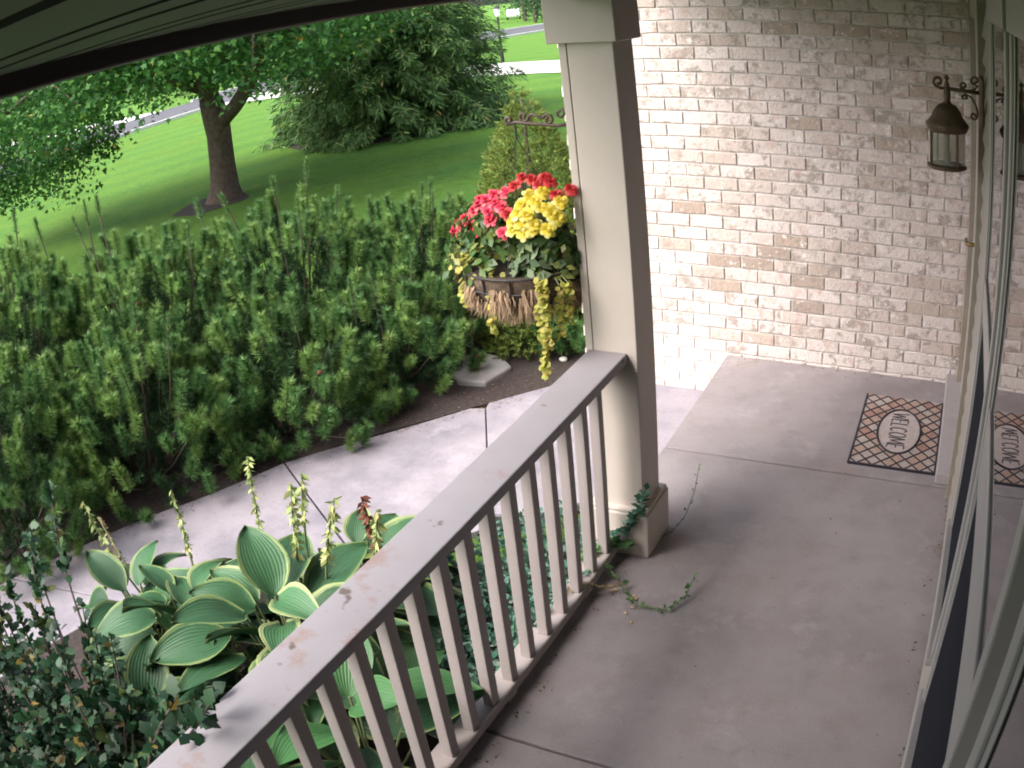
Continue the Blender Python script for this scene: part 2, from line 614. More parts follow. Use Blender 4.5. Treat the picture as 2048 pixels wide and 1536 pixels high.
HOSTA_G = m_hosta('variegated_hosta_leaf', (.036, .098, .044), (.17, .235, .09), .80, .07)
HOSTA_Y = m_hosta('streaked_hosta_leaf', (.040, .108, .046), (.25, .30, .135), .73, .12)
HOSTA_P = m_hosta('plain_hosta_leaf', (.040, .115, .038), (.09, .18, .06), .9, .08)
SPIKE = leafmat('hosta_seed_pods', [(0, (0.225, 0.300, 0.112)), (.7, (0.360, 0.435, 0.165)), (1, (0.435, 0.405, 0.180))], .25, .6)
DEADR = simple('dead_red_stalk', (.17, .055, .035), .9)
TAN = leafmat('dried_plume', [(0, (.25, .17, .09)), (1, (.38, .28, .16))], .2, .8)
PETALD = simple('fallen_petal', (.55, .38, .22), .8)
WHITE = simple('white_pebble', (.62, .6, .57), .7)


# ------------------------------------------------------------------ ground
def gz(x, y):
    d = np.hypot(x - 0.0, y + 1.0)
    return -.275 - .2 * np.clip((d - 3.5) / 12, 0, 1)


def sheet(name, mat, x0, x1, y0, y1, nx, ny, dz=0.0, kind='structure', xs=None, ys=None):
    xs = np.linspace(x0, x1, nx) if xs is None else xs
    ys = np.linspace(y0, y1, ny) if ys is None else ys
    X, Y = np.meshgrid(xs, ys, indexing='ij')
    Z = gz(X, Y) + dz
    V = np.stack([X, Y, Z], -1).reshape(-1, 3)
    n = len(ys)
    i, j = np.meshgrid(np.arange(len(xs) - 1), np.arange(n - 1), indexing='ij')
    F = np.stack([i * n + j, (i + 1) * n + j, (i + 1) * n + j + 1, i * n + j + 1], -1).reshape(-1, 4)
    o = np_obj(name, V, F, mat, smooth=True)
    return tag(o, kind=kind)


gx = np.r_[-900, -400, -200, -120, -80, -60, np.linspace(-45, 12, 77), 40, 120, 500]
gy = np.r_[-500, -150, -60, np.linspace(-30, 60, 91), 80, 120, 200, 400, 900]
sheet('lawn', LAWN, 0, 0, 0, 0, 0, 0, -.02, xs=gx, ys=gy)
sheet('road', ASPH, -35.5, -28.3, -120, 220, 4, 60, .004)
sheet('driveway', DRIVE, -28.35, 30, 21.6, 26.6, 40, 4, .012)
sheet('far_driveway', DRIVE, -90, -35.45, 21.8, 24.6, 12, 4, .014)
# kerbs along the road
for k, xk in enumerate((-28.28, -35.52)):
    kb = MB()
    for y0, y1 in ((-120, 21.5), (26.7, 220)):
        kb.box(xk - .08, xk + .08, y0, y1, -.6, -.36)
    tag(kb.build('kerb', DRIVE, bevel=.01), kind='structure')


def flat_poly(name, pts, z0, z1, mat, kind='structure', bevel=0.0, parent=None):
    n = len(pts)
    v = [(p[0], p[1], z1) for p in pts] + [(p[0], p[1], z0) for p in pts]
    f = [tuple(range(n)), tuple(reversed(range(n, 2 * n)))] + [(i, n + i, n + (i + 1) % n, (i + 1) % n) for i in range(n)]
    m = MB().add(v, f)
    bm = bmesh.new()
    me = m.mesh(name, mat)
    bm.from_mesh(me)
    bmesh.ops.recalc_face_normals(bm, faces=bm.faces)
    bm.to_mesh(me)
    bm.free()
    if parent is not None:
        me.transform(Matrix.Translation(-wloc(parent)))
    o = link(name, me, parent, bevel=bevel)
    return tag(o, kind=kind) if kind else o


# mulch bed behind the walk, and the bed between walk and porch
flat_poly('mulch_bed', [(-.30, .02), (-.66, .02), (-.7, 3.2), (-2.6, 2.6), (-3.9, .6), (-4.6, -1.0), (-4.3, -3.2), (-3.2, -4.4), (-2.2, -3.2), (-1.7, -1.3), (-.9, -.3)], -.5, -.268, MULCH)
flat_poly('planting_bed', [(.31, -1.3), (.1, -1.62), (-.30, -2.0), (-.85, -2.35), (-1.25, -2.75), (-1.7, -3.05), (-1.95, -3.6), (-2.2, -5.5), (.31, -5.5)], -.5, -.262, MULCH)
# maple mulch ring
flat_poly('mulch_ring', [(-9.45 + .62 * math.cos(a) * (1 + .12 * math.sin(3 * a)), 4.72 + .68 * math.sin(a) * (1 + .08 * math.sin(5 * a)), ) for a in np.linspace(0, 2 * np.pi, 25)[:-1]], -.6, -.405, MULCH)
flat_poly('mulch_ring', [(-10.5 + 2.6 * math.cos(a), 11.7 + 2.6 * math.sin(a)) for a in np.linspace(0, 2 * np.pi, 33)[:-1]], -.7, -.452, MULCH)

# concrete walk, cut into panels by its joints
WZ = -.257
walk = empty('walkway', (-1, -1.5, WZ))
walk['kind'] = 'structure'
jt = .006
def chaikin(P, it=2):
    P = [tuple(p) for p in P]
    for _ in range(it):
        Q = [P[0]]
        for a_, b_ in zip(P[:-1], P[1:]):
            Q += [(a_[0] * .75 + b_[0] * .25, a_[1] * .75 + b_[1] * .25), (a_[0] * .25 + b_[0] * .75, a_[1] * .25 + b_[1] * .75)]
        P = Q + [P[-1]]
    return np.array(P)


far_e = chaikin([(-.55, -.004), (-.73, -.13), (-1.02, -.48), (-1.15, -.65), (-1.42, -1.02), (-1.83, -1.52), (-2.09, -2.12), (-2.28, -2.42), (-2.45, -2.85), (-2.62, -3.3), (-2.85, -4.2), (-2.9, -6.5)])
near_e = chaikin([(.31, -1.15), (-.05, -1.35), (-.36, -1.70), (-.81, -2.2), (-1.27, -2.7), (-1.72, -3.05), (-1.90, -3.55), (-1.93, -4.2), (-1.9, -6.5)])


def arc(P, a_, b_):
    """The stretch of a polyline between the points nearest a_ and b_."""
    i, j = (int(np.argmin(np.linalg.norm(P - np.array(q), axis=1))) for q in (a_, b_))
    return [tuple(q) for q in P[i:j + 1]]


cuts = [((-.55, -.004), (.31, -1.15)), ((-1.05, -.61), (-.45, -1.62)), ((-1.87, -1.60), (-.81, -2.23)), ((-2.62, -3.31), (-1.72, -3.05)), ((-2.9, -6.5), (-1.9, -6.5))]
for k in range(4):
    (fa, na), (fb, nb_) = cuts[k], cuts[k + 1]
    g_ = .006
    F_ = [fa] + arc(far_e, fa, fb)[1:-1] + [fb]
    N_ = [na] + arc(near_e, na, nb_)[1:-1] + [nb_]
    if k == 0:
        F_ = [(.31, -.004)] + F_
    for L_, o_ in ((F_, 1), (N_, 1)):
        for idx, nxt in ((0 if not (k == 0) else None, 1), (-1, -2)):
            if idx is None:
                continue
            d_ = np.array(L_[nxt]) - np.array(L_[idx])
            L_[idx] = tuple(np.array(L_[idx]) + d_ / max(np.linalg.norm(d_), 1e-6) * g_)
    flat_poly('panel', F_ + N_[::-1], -.5, WZ, WALK, None, .005, walk)
flat_poly('joint_filler', [(.30, -.1), (-.6, -.1), (-2.0, -1.6), (-2.55, -3.3), (-2.8, -6.4), (-2.0, -6.4), (-1.85, -3.3), (-1.0, -2.3), (.2, -1.2)], -.5, WZ - .02, DARK, None, 0, walk)

# porch slab: three panels, dark joints
slab = empty('porch_slab', (1.0, -2.0, 0))
slab['kind'] = 'structure'
SX0, SX1 = .309, 1.815
for y0, y1 in ((-1.148, -.002), (-3.117, -1.160), (-7.0, -3.127)):
    MB().box(SX0, SX1, y0, y1, -.45, 0).build('panel', SLAB, slab, bevel=.005)
MB().box(SX0 + .01, SX1, -6.9, -.01, -.44, -.014).build('joint_filler', simple('rusty_joint', (.17, .12, .10), .95), slab)
step = MB().box(1.703, 1.812, -1.134, -.006, .0, .062)
tag(step.build('door_step', m_concrete('step_concrete', (.40, .37, .375), (.36, .33, .33), 2.5, .8), bevel=.008), kind='structure')

# ------------------------------------------------------------------ brick wall
BW, BH, MJ = .2032, .0770, .010
Z0 = 1.9771
wall = empty('brick_wall', (.6, 0, -.3), 'tumbled cream and pink brick wall at the end of the porch', 'wall')
MB().box(-.636, 1.83, .006, .11, -.5, 2.262).build('mortar', MORTAR, wall)


def brick_mesh(L, seed):
    r = random.Random(seed)
    bm = bmesh.new()
    bmesh.ops.create_cube(bm, size=1)
    for v in bm.verts:
        v.co.x *= L
        v.co.y *= .045
        v.co.z *= BH - MJ
    bmesh.ops.subdivide_edges(bm, edges=[e for e in bm.edges if abs(e.verts[0].co.x - e.verts[1].co.x) > .02], cuts=3)
    for v in bm.verts:
        v.co.x += r.uniform(-1, 1) * .0022
        v.co.z += r.uniform(-1, 1) * .0022
        v.co.y += r.uniform(-1, 1) * .0012
    bmesh.ops.bevel(bm, geom=[e for e in bm.edges if e.is_boundary is False and e.calc_face_angle(0) > .6 and all(v.co.y < 0 for v in e.verts)], offset=.003, segments=1, affect='EDGES')
    me = bpy.data.meshes.new('brick')
    bm.to_mesh(me)
    bm.free()
    me.materials.append(BRICK)
    return me


full = [brick_mesh(BW - MJ, i) for i in range(8)]
cutm = {}
rest = []
brng = random.Random(3)
XL, XR = -.640, 1.822
for j in range(-3, 30):
    zc = Z0 - j * BH
    off = 0 if j % 2 == 0 else BW / 2
    for i in range(-5, 11):
        a, b = off + i * BW + MJ / 2, off + (i + 1) * BW - MJ / 2
        a2, b2 = max(a, XL), min(b, XR)
        if b2 - a2 < .03:
            continue
        if b2 - a2 > BW - MJ - .001:
            me = brng.choice(full)
        else:
            key = round(b2 - a2, 3)
            if key not in cutm:
                cutm[key] = brick_mesh(key, 100 + len(cutm))
            me = cutm[key]
        loc = Vector(((a2 + b2) / 2, .0225 - .003 + brng.uniform(-.002, .002), zc))
        seen = (b2 > -.09 and j >= -2 and (zc > -.02 or a2 < .33)) or (b2 < -.40 and 0 <= j < 24)
        if seen and len([0 for c in wall.children if c.name.startswith('brick')]) < 299:
            link('brick', me, wall, loc)
        else:
            rest.append((me, loc))
bmr = bmesh.new()
for me, loc in rest:
    t = me.copy()
    t.transform(Matrix.Translation(loc - wloc(wall)))
    bmr.from_mesh(t)
    bpy.data.meshes.remove(t)
me = bpy.data.meshes.new('hidden_bricks')
bmr.to_mesh(me)
bmr.free()
me.materials.append(BRICK)
tag(link('more_bricks', me, wall), kind='stuff')

# ------------------------------------------------------------------ house bodies (right wall's core, wing behind the brick, roof)
core = empty('house', (4, 0, 0), 'beige sided house beside and behind the porch', 'house')
MB().box(1.86, 10, -12, 14, -.4, 6.9).build('wall', SIDE, core)
MB().box(-.60, 1.855, .112, 12, -.4, 4.8).build('wing_wall', SIDE, core)
rf = MB()
rf.add([(-1.0, -.3 + .5, 4.8), (-1.0, 12.4, 4.8), (2.2, 12.4, 6.4), (2.2, .2, 6.4), (1.85, .2, 4.8), (1.85, 12.4, 4.8)], [(0, 1, 2, 3), (0, 3, 4), (1, 5, 2), (0, 4, 5, 1)])
rf.add([(1.3, -12.4, 6.85), (1.3, 14.4, 6.85), (6, 14.4, 9.2), (6, -12.4, 9.2), (10.6, -12.4, 6.85), (10.6, 14.4, 6.85)], [(0, 1, 2, 3), (3, 2, 5, 4), (0, 3, 4), (1, 5, 2), (0, 4, 5, 1)])
rf.build('roof', simple('shingles', (.09, .08, .075), .9), core)

MB().box(.30, 1.855, -12, -5.3, -.4, 2.425).build('sky_block_wall', SIDE, core)  # unseen end wall, added to cut the sky light from behind
# siding wall facing the porch: every lap a board
sw = empty('siding_wall', (1.82, -2, 0), 'beige lap siding wall along the house side of the porch', 'wall')
MB().box(1.812, 1.855, -7, -.002, -.4, 2.3).build('sheathing', SIDE, sw)


def lap(y0, y1, z, h=.1016):
    x0, x1, xb = 1.786, 1.8105, 1.8105
    v = [(x0, y0, z), (x0, y1, z), (x1 - .004, y1, z + h + .01), (x1 - .004, y0, z + h + .01), (xb, y0, z), (xb, y1, z), (xb, y1, z + h + .01), (xb, y0, z + h + .01)]
    f = [(0, 3, 2, 1), (0, 1, 5, 4), (0, 4, 7, 3), (1, 2, 6, 5), (3, 7, 6, 2)]
    MB().add(v, f).build('siding_board', SIDE, sw)


for k in range(21):
    z = .02 + k * .1016
    lap(-2.02, -1.262, z)
for k in range(4):
    lap(-5.0, -2.022, .02 + k * .1016 - .003)
for k in range(21):
    lap(-7, -5.02, .02 + k * .1016)

# ------------------------------------------------------------------ door in its recess
dr = empty('front_door', (1.79, -.6, .06), 'beige front door in a narrow frame above the concrete step', 'door')
MB().box(1.798, 1.811, -1.15, -.10, .065, 2.10).build('door_leaf', TRIMD, dr)
f = MB()
f.box(1.768, 1.8115, -1.262, -1.215, 0.0, 2.2).box(1.782, 1.8115, -1.213, -1.152, 0.0, 2.2)
f.box(1.768, 1.8115, -.096, -.03, .062, 2.2)
f.box(1.772, 1.8112, -1.15, -.098, 2.105, 2.198)
f.build('door_frame', simple('tan_door_frame', (.27, .235, .185), .55, 0, .12, 6), dr, bevel=.003)
h = MB()
h.tube([(1.798, -1.0, 1.13), (1.745, -1.0, 1.13), (1.738, -.99, 1.13), (1.737, -.91, 1.128)], [.011, .009, .009, .008], 10)
h.build('handle', BRASS, dr, smooth=True)
MB().box(1.790, 1.7979, -1.03, -.97, 1.02, 1.28).build('lock_plate', BRASS, dr, bevel=.002)

# ------------------------------------------------------------------ two double-hung windows beside the camera


def window(y0, y1, zr0, zr1, label):
    """y0 near (smaller y), y1 far."""
    t = empty('double_hung_window', (1.79, (y0 + y1) / 2, .45), label, 'window', 'double hung windows beside the camera')
    fr = MB()
    fr.box(1.778, 1.811, y1, y1 + .05, .42, 2.13).box(1.778, 1.811, y0 - .05, y0, .42, 2.13)
    fr.build('frame', WINF, t, bevel=.004)
    MB().box(1.772, 1.811, y0 - .05, y1 + .05, 2.132, 2.20).build('head_trim', WINF, t, bevel=.003)
    MB().box(1.766, 1.811, y0 - .05, y1 + .05, .385, .418).build('sill', WINF, t, bevel=.004)
    MB().box(1.7865, 1.806, y0 + .002, y1 - .002, zr1, 2.128).build('upper_pane', GLASS, t)
    us = MB()
    us.box(1.7835, 1.7862, y1 - .03, y1 - .001, zr1, 2.129).box(1.7835, 1.7862, y0 + .001, y0 + .03, zr1, 2.129)
    us.build('upper_sash', WINF, t, bevel=.001)
    MB().box(1.780, 1.806, y0 + .001, y1 - .001, zr0, zr1 - .002).build('meeting_rail', WINF, t, bevel=.004)
    MB().box(1.7875, 1.806, y0 + .002, y1 - .002, .422, zr0 - .002).build('insect_screen', SCREEN, t)
    sf = MB()
    sf.box(1.7845, 1.7873, y1 - .025, y1 - .002, .422, zr0 - .003).box(1.7845, 1.7873, y0 + .002, y0 + .03, .422, zr0 - .003)
    sf.build('screen_frame', WINF, t, bevel=.001)
    return t


window(-2.74, -2.085, 1.235, 1.345, 'double hung window with dark lower screen nearer the front door')
window(-4.9, -4.075, 1.165, 1.335, 'partly seen double hung window at the very edge, nearest the camera')
window(-3.84, -2.965, 1.165, 1.335, 'larger double hung window in the middle of the row, reflecting the mat')

# ------------------------------------------------------------------ porch column
colm = empty('porch_column', (.43, -1.91, 0), 'square beige painted porch column at the end of the railing', 'column')
CX0, CX1, CY0, CY1 = .331, .5336, -2.0013, -1.8185
MB().box(CX0 + .0325, CX1, CY0, CY1, 0, 2.03).build('shaft', TRIM, colm, bevel=.004)
MB().box(CX0, CX0 + .0295, CY0 + .001, CY1 - .001, 0, 2.03).build('corner_board', TRIM, colm, bevel=.003)
MB().box(.300, .5585, -2.031, -1.791, 2.021, 2.2).build('capital_box', TRIM, colm, bevel=.004)
p = MB().box(.302, .565, -2.032, -1.788, 0.001, .205)
p.build('plinth', TRIM, colm, bevel=.006)
MB().box(.308, .559, -2.026, -1.794, .2055, .222).build('base_moulding', TRIM, colm, bevel=.006)

# ------------------------------------------------------------------ railing
rail = empty('porch_railing', (.42, -3.0, 0), 'beige wooden porch railing with flaking paint on its top board', 'railing')
YN = -5.297
MB().box(.3445, .4955, YN, CY0 - .0015, .848, .887).build('top_rail', RAILM, rail, bevel=.004)
MB().box(.385, .452, YN, CY0 - .0015, .805, .8465).build('sub_rail', BALM, rail, bevel=.003)
MB().box(.352, .444, YN, -2.034, .032, .075).build('bottom_rail', BALM, rail, bevel=.008)
bal = MB().box(-.020, .020, -.020, .020, .0, .7285).mesh('baluster', BALM)
for k in range(24):
    y = -2.128 - .1315 * k
    link('baluster', bal, rail, (.414, y, .0752), bevel=.003)
for k in range(5):
    MB().box(.36, .43, -2.35 - .62 * k, -2.29 - .62 * k, -.02, .031).build('rail_foot', TRIM, rail)

# ------------------------------------------------------------------ porch roof: soffit panels, beam
pr = empty('porch_roof', (.8, -3, 2.3), 'porch roof with dark greenish ribbed soffit at the top left', 'roof')
MB().box(.336, .525, -7, -.005, 2.2035, 2.42).build('beam', BEAM_SHADED, pr, bevel=.004)
prof = [(0, 0), (.004, .018), (.014, .018), (.018, 0), (.082, 0), (.090, .016), (.100, .016), (.108, 0), (.2555, 0), (.2565, .012), (.2575, .012)]
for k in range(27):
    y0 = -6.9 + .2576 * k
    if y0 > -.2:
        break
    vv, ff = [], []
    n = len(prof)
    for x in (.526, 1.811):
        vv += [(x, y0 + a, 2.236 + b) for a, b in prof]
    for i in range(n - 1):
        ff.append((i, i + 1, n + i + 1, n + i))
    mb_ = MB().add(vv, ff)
    mb_.m = [1 if (prof[i][1] + prof[i + 1][1]) > .01 else 0 for i in range(n - 1)]  # groove faces coloured dark for the shade inside them
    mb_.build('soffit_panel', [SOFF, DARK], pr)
MB().box(-.02, 1.85, -7.1, -.004, 2.43, 2.60).build('roof_deck', TRIMD, pr)
MB().box(-.14, -.025, -7.1, -.004, 2.44, 2.58).build('gutter', TRIMD, pr, bevel=.01)

# ------------------------------------------------------------------ wall lantern
LX, LY = 1.638, -1.42
ln = empty('wall_lantern', (1.78, LY, 1.8), 'bronze wall lantern with scrolled iron arm beside the front door', 'lantern')
bp = MB()
bp.box(1.766, 1.7855, LY - .052, LY + .052, 1.715, 1.905)
bp.build('backplate', IRON, ln, bevel=.008)


def spiral(cx, cz, r0, r1, a0, turns, n=22):
    out = []
    for i in range(n):
        t = i / (n - 1)
        a = a0 + turns * 2 * math.pi * t
        r = r0 + (r1 - r0) * t
        out.append((cx + r * math.cos(a), LY, cz + r * math.sin(a)))
    return out


arm = MB()
arm.tube([(1.767, LY, 1.842), (1.70, LY, 1.844), (1.66, LY, 1.846), (1.632, LY, 1.848)], .0075, 8)
arm.tube([(1.632, LY, 1.848), (1.61, LY, 1.847), (1.60, LY, 1.853)] + spiral(1.6045, 1.872, .021, .006, -1.9, -1.05), .0062, 7)
arm.build('arm', IRON, ln, smooth=True)
s1 = MB()
pts = spiral(1.7505, 1.888, .006, .017, 4.2, .95)
pts += [(1.762, LY, 1.868), (1.742, LY, 1.850), (1.718, LY, 1.846), (1.70, LY, 1.851)] + spiral(1.7045, 1.864, .014, .004, 3.9, -1.0)
s1.tube(pts, .0048, 7)
s1.build('upper_scroll', IRON, ln, smooth=True)
s2 = MB()
pts = spiral(1.7055, 1.820, .004, .012, 5.0, -.9)
pts += [(1.712, LY, 1.834), (1.735, LY, 1.822), (1.752, LY, 1.795), (1.760, LY, 1.765), (1.756, LY, 1.744)] + spiral(1.744, 1.752, .014, .005, -.5, -1.0)
s2.tube(pts, .0048, 7)
s2.build('lower_scroll', IRON, ln, smooth=True)
st = MB()
st.lathe([(.001, .088), (.009, .080), (.010, .073), (.005, .066), (.008, .058), (.013, .040), (.015, .012), (.013, -.01), (.016, -.018), (.020, -.022)], (LX, LY, 1.812), 16)
st.build('finial', IRON, ln, smooth=True)
cp = MB()
cp.lathe([(.014, .0), (.036, -.008), (.054, -.030), (.064, -.052), (.070, -.060), (.086, -.078), (.088, -.086), (.082, -.100), (.079, -.108), (.0, -.104)], (LX, LY, 1.792), 28)
cp.build('hood', IRON, ln, smooth=True)
gl = MB()
gl.lathe([(.0735, 1.682), (.0735, 1.562)], (LX, LY, 0), 28)
gl.lathe([(.0715, 1.562), (.0715, 1.682)], (LX, LY, 0), 28)
gl.build('glass', LAMPG, ln, smooth=True)
for k in range(4):
    a = .55 + k * math.pi / 2
    x, y = LX + .0765 * math.cos(a), LY + .0765 * math.sin(a)
    MB().box(x - .0045, x + .0045, y - .0045, y + .0045, 1.556, 1.684).build('upright', IRON, ln, bevel=.001)
ba = MB()
ba.lathe([(0, 1.540), (.070, 1.540), (.080, 1.544), (.081, 1.552), (.076, 1.557), (.040, 1.562), (0, 1.566)], (LX, LY, 0), 28)
ba.build('base', IRON, ln, smooth=True)
sk = MB()
sk.lathe([(.016, 1.565), (.016, 1.602), (.010, 1.606), (.010, 1.675), (0, 1.676)], (LX, LY, 0), 14)
sk.build('socket', CANDLE, ln, smooth=True)

# ------------------------------------------------------------------ welcome mat
MX0, MX1, MY0, MY1 = 1.242, 1.697, -1.053, -.297
mat_o = empty('door_mat', (1.47, -.675, 0), 'door mat with black lattice and the word WELCOME in an oval', 'door mat')
TC = [simple('mat_terracotta', (.31, .185, .15), .9, 0, .2, 40), simple('mat_peach', (.36, .255, .215), .9, 0, .2, 40), simple('mat_cream', (.37, .315, .29), .9, 0, .15, 40)]
ECX, ECY, ERX, ERY = 1.470, -.680, .120, .236
PX, PY = (MX1 - MX0) / 5.5, (MY1 - MY0) / 8.0
tile = MB()
mrng = random.Random(5)
MB().box(MX0 + .002, MX1 - .002, MY0 + .002, MY1 - .002, .0005, .006).build('backing', TC[2], mat_o)
for i in range(-1, 13):
    for j in range(-1, 18):
        if (i + j) % 2:
            continue
        cx, cyy = MX0 + i * PX / 2, MY0 + j * PY / 2
        d = [(cx, cyy - PY / 2), (cx + PX / 2, cyy), (cx, cyy + PY / 2), (cx - PX / 2, cyy)]
        if ((cx - ECX) / ERX) ** 2 + ((cyy - ECY) / ERY) ** 2 < .75:
            continue
        d = [(min(max(q[0], MX0), MX1), min(max(q[1], MY0), MY1)) for q in d]
        if max(q[0] for q in d) - min(q[0] for q in d) < .01 or max(q[1] for q in d) - min(q[1] for q in d) < .01:
            continue
        tile.add([(q[0], q[1], .0085) for q in d], [(0, 1, 2, 3)], mrng.choice([0, 1, 1, 2, 2, 2]))
tag(tile.build('tile_field', TC, mat_o), kind='stuff')


def strip(mb, a, b, wd, z0, z1):
    a, b = Vector((a[0], a[1], 0)), Vector((b[0], b[1], 0))
    d = (b - a).normalized()
    n_ = Vector((-d.y, d.x, 0)) * wd / 2
    q = [a - n_, b - n_, b + n_, a + n_]
    mb.add([(p_.x, p_.y, z0) for p_ in q] + [(p_.x, p_.y, z1) for p_ in q], [(0, 3, 2, 1), (4, 5, 6, 7), (0, 1, 5, 4), (1, 2, 6, 5), (2, 3, 7, 6), (3, 0, 4, 7)])


def in_mat(x, y):
    return MX0 - 1e-6 <= x <= MX1 + 1e-6 and MY0 - 1e-6 <= y <= MY1 + 1e-6 and ((x - ECX) / ERX) ** 2 + ((y - ECY) / ERY) ** 2 >= 1


lat = MB()
zl = .0112
for s in (1, -1):
    for k in range(-20, 30):
        n = 160
        seg = None
        last = None
        for q in range(n + 1):
            x = MX0 + (MX1 - MX0) * q / n
            y = MY0 + (k + .5) * PY + s * (x - MX0) * PY / PX - PY * .0
            ok = in_mat(x, y)
            if ok and seg is None:
                seg = (x, y)
            if (not ok or q == n) and seg is not None:
                e = (x, y) if ok else last
                if abs(e[0] - seg[0]) > .004:
                    strip(lat, seg, e, .0075, .0086, zl + (.0002 if s > 0 else 0))
                seg = None
            last = (x, y)
for a, b in (((MX0, MY0), (MX1, MY0)), ((MX1, MY0), (MX1, MY1)), ((MX0, MY1), (MX0, MY0))):
    strip(lat, a, b, .010, .0004, zl + .0006)
lat.build('lattice', RUBBER, mat_o)
ov = MB()
ang = np.linspace(0, 2 * np.pi, 49)
ov.add([(ECX + ERX * math.cos(a), ECY + ERY * math.sin(a), .0095) for a in ang[:-1]], [tuple(range(48))])
ov.build('oval', simple('mat_oval', (.405, .345, .335), .9, 0, .12, 30), mat_o)
rg = MB()
rg.tube([(ECX + ERX * math.cos(a), ECY + ERY * math.sin(a), .0105) for a in ang], .0062, 6, 0, False)
rg.build('oval_rim', RUBBER, mat_o)
GLY = {'W': [[(0, 1), (.22, 0), (.5, .8), (.78, 0), (1, 1)]], 'E': [[(.9, 1), (.05, 1), (.05, 0), (.9, 0)], [(.05, .52), (.75, .52)]],
       'L': [[(.05, 1), (.05, 0), (.9, 0)]], 'C': [[(.5 + .48 * math.cos(a), .5 + .5 * math.sin(a)) for a in np.linspace(.75, 2 * np.pi - .75, 14)]],
       'O': [[(.5 + .48 * math.cos(a), .5 + .5 * math.sin(a)) for a in np.linspace(0, 2 * np.pi, 19)]], 'M': [[(0, 0), (.12, 1), (.5, .15), (.88, 1), (1, 0)]]}
tx = MB()
y = -.488
for ch, wd in zip('WELCOME', (.060, .036, .036, .044, .046, .060, .038)):
    for line in GLY[ch]:
        for a, b in zip(line[:-1], line[1:]):
            strip(tx, (ECX - .052 + .094 * a[1], y - wd * a[0]), (ECX - .052 + .094 * b[1], y - wd * b[0]), .0062, .0096, .0118)
    y -= wd + .0095
tx.build('lettering', RUBBER, mat_o)

# ------------------------------------------------------------------ plant bracket, basket and its plants
BCX, BCY, BRZ = .075, -1.915, 1.185
br = empty('plant_bracket', (.33, -1.9, 1.7), 'rusty iron plant bracket with scrolls on the outer side of the column', 'plant bracket')


def spy(cx, cz, r0, r1, a0, turns, n=18):
    return [(cx + (r0 + (r1 - r0) * i / (n - 1)) * math.cos(a0 + turns * 2 * math.pi * i / (n - 1)), -1.9, cz + (r0 + (r1 - r0) * i / (n - 1)) * math.sin(a0 + turns * 2 * math.pi * i / (n - 1))) for i in range(n)]


b1 = MB()
b1.tube([(.331, -1.9, 1.715), (.25, -1.9, 1.705), (.16, -1.9, 1.712), (.08, -1.9, 1.72), (.05, -1.9, 1.713)] + spy(.052, 1.728, .015, .005, -1.7, -1.0), .0068, 7)
b1.build('arm', IRON2, br, smooth=True)
b2 = MB()
b2.tube(spy(.115, 1.742, .006, .022, 0, 1.0) + [(.15, -1.9, 1.75), (.19, -1.9, 1.735)] + spy(.215, 1.728, .022, .006, 2.8, -1.2), .0058, 7)
b2.build('scroll', IRON2, br, smooth=True)
b3 = MB()
b3.tube(spy(.262, 1.752, .005, .02, 1.0, 1.0) + [(.31, -1.9, 1.74), (.331, -1.9, 1.70), (.328, -1.9, 1.62)], .0055, 7)
b3.build('scroll', IRON2, br, smooth=True)
MB().box(.322, .3305, -1.925, -1.875, 1.58, 1.76).build('wall_plate', IRON2, br, bevel=.003)

bk = empty('hanging_basket', (BCX, BCY, 1.0), 'wire hanging basket with ragged coir liner full of begonias', 'hanging basket')
lm_ = MB()
lm_.lathe([(.240, 0), (.243, -.015), (.238, -.05), (.220, -.095), (.185, -.135), (.125, -.16), (.05, -.17), (0, -.171)], (BCX, BCY, BRZ), 36)
lm_.lathe([(0, -.05), (.215, -.03), (.222, .004), (.232, 0)], (BCX, BCY, BRZ), 36)
lo = lm_.build('liner', simple('dark_coir_liner', (.105, .07, .048), .95, 0, .5, 40, .8), bk, smooth=True)
wr = MB()
for z, r in ((.006, .249), (-.052, .244), (-.105, .215)):
    wr.tube([(BCX + r * math.cos(a), BCY + r * math.sin(a), BRZ + z) for a in np.linspace(0, 2 * np.pi, 33)], .0042, 6, 0, False)
for k in range(14):
    a = 2 * math.pi * k / 14
    wr.tube([(BCX + r * math.cos(a), BCY + r * math.sin(a), BRZ + z) for r, z in ((.249, .006), (.245, -.05), (.218, -.105), (.17, -.145), (.05, -.175))], .0038, 6)
wr.build('wire_frame', BLACK, bk)
for k in range(3):
    a = 2 * math.pi * k / 3 + .7
    MB().tube([(BCX + .238 * math.cos(a), BCY + .238 * math.sin(a), BRZ), (.078, -1.902, 1.66)], .0016, 5).build('chain', BLACK, bk)
MB().tube([(.078, -1.902, 1.655), (.078, -1.902, 1.70), (.07, -1.9, 1.728), (.06, -1.9, 1.722)], .004, 6).build('hook', BLACK, bk)
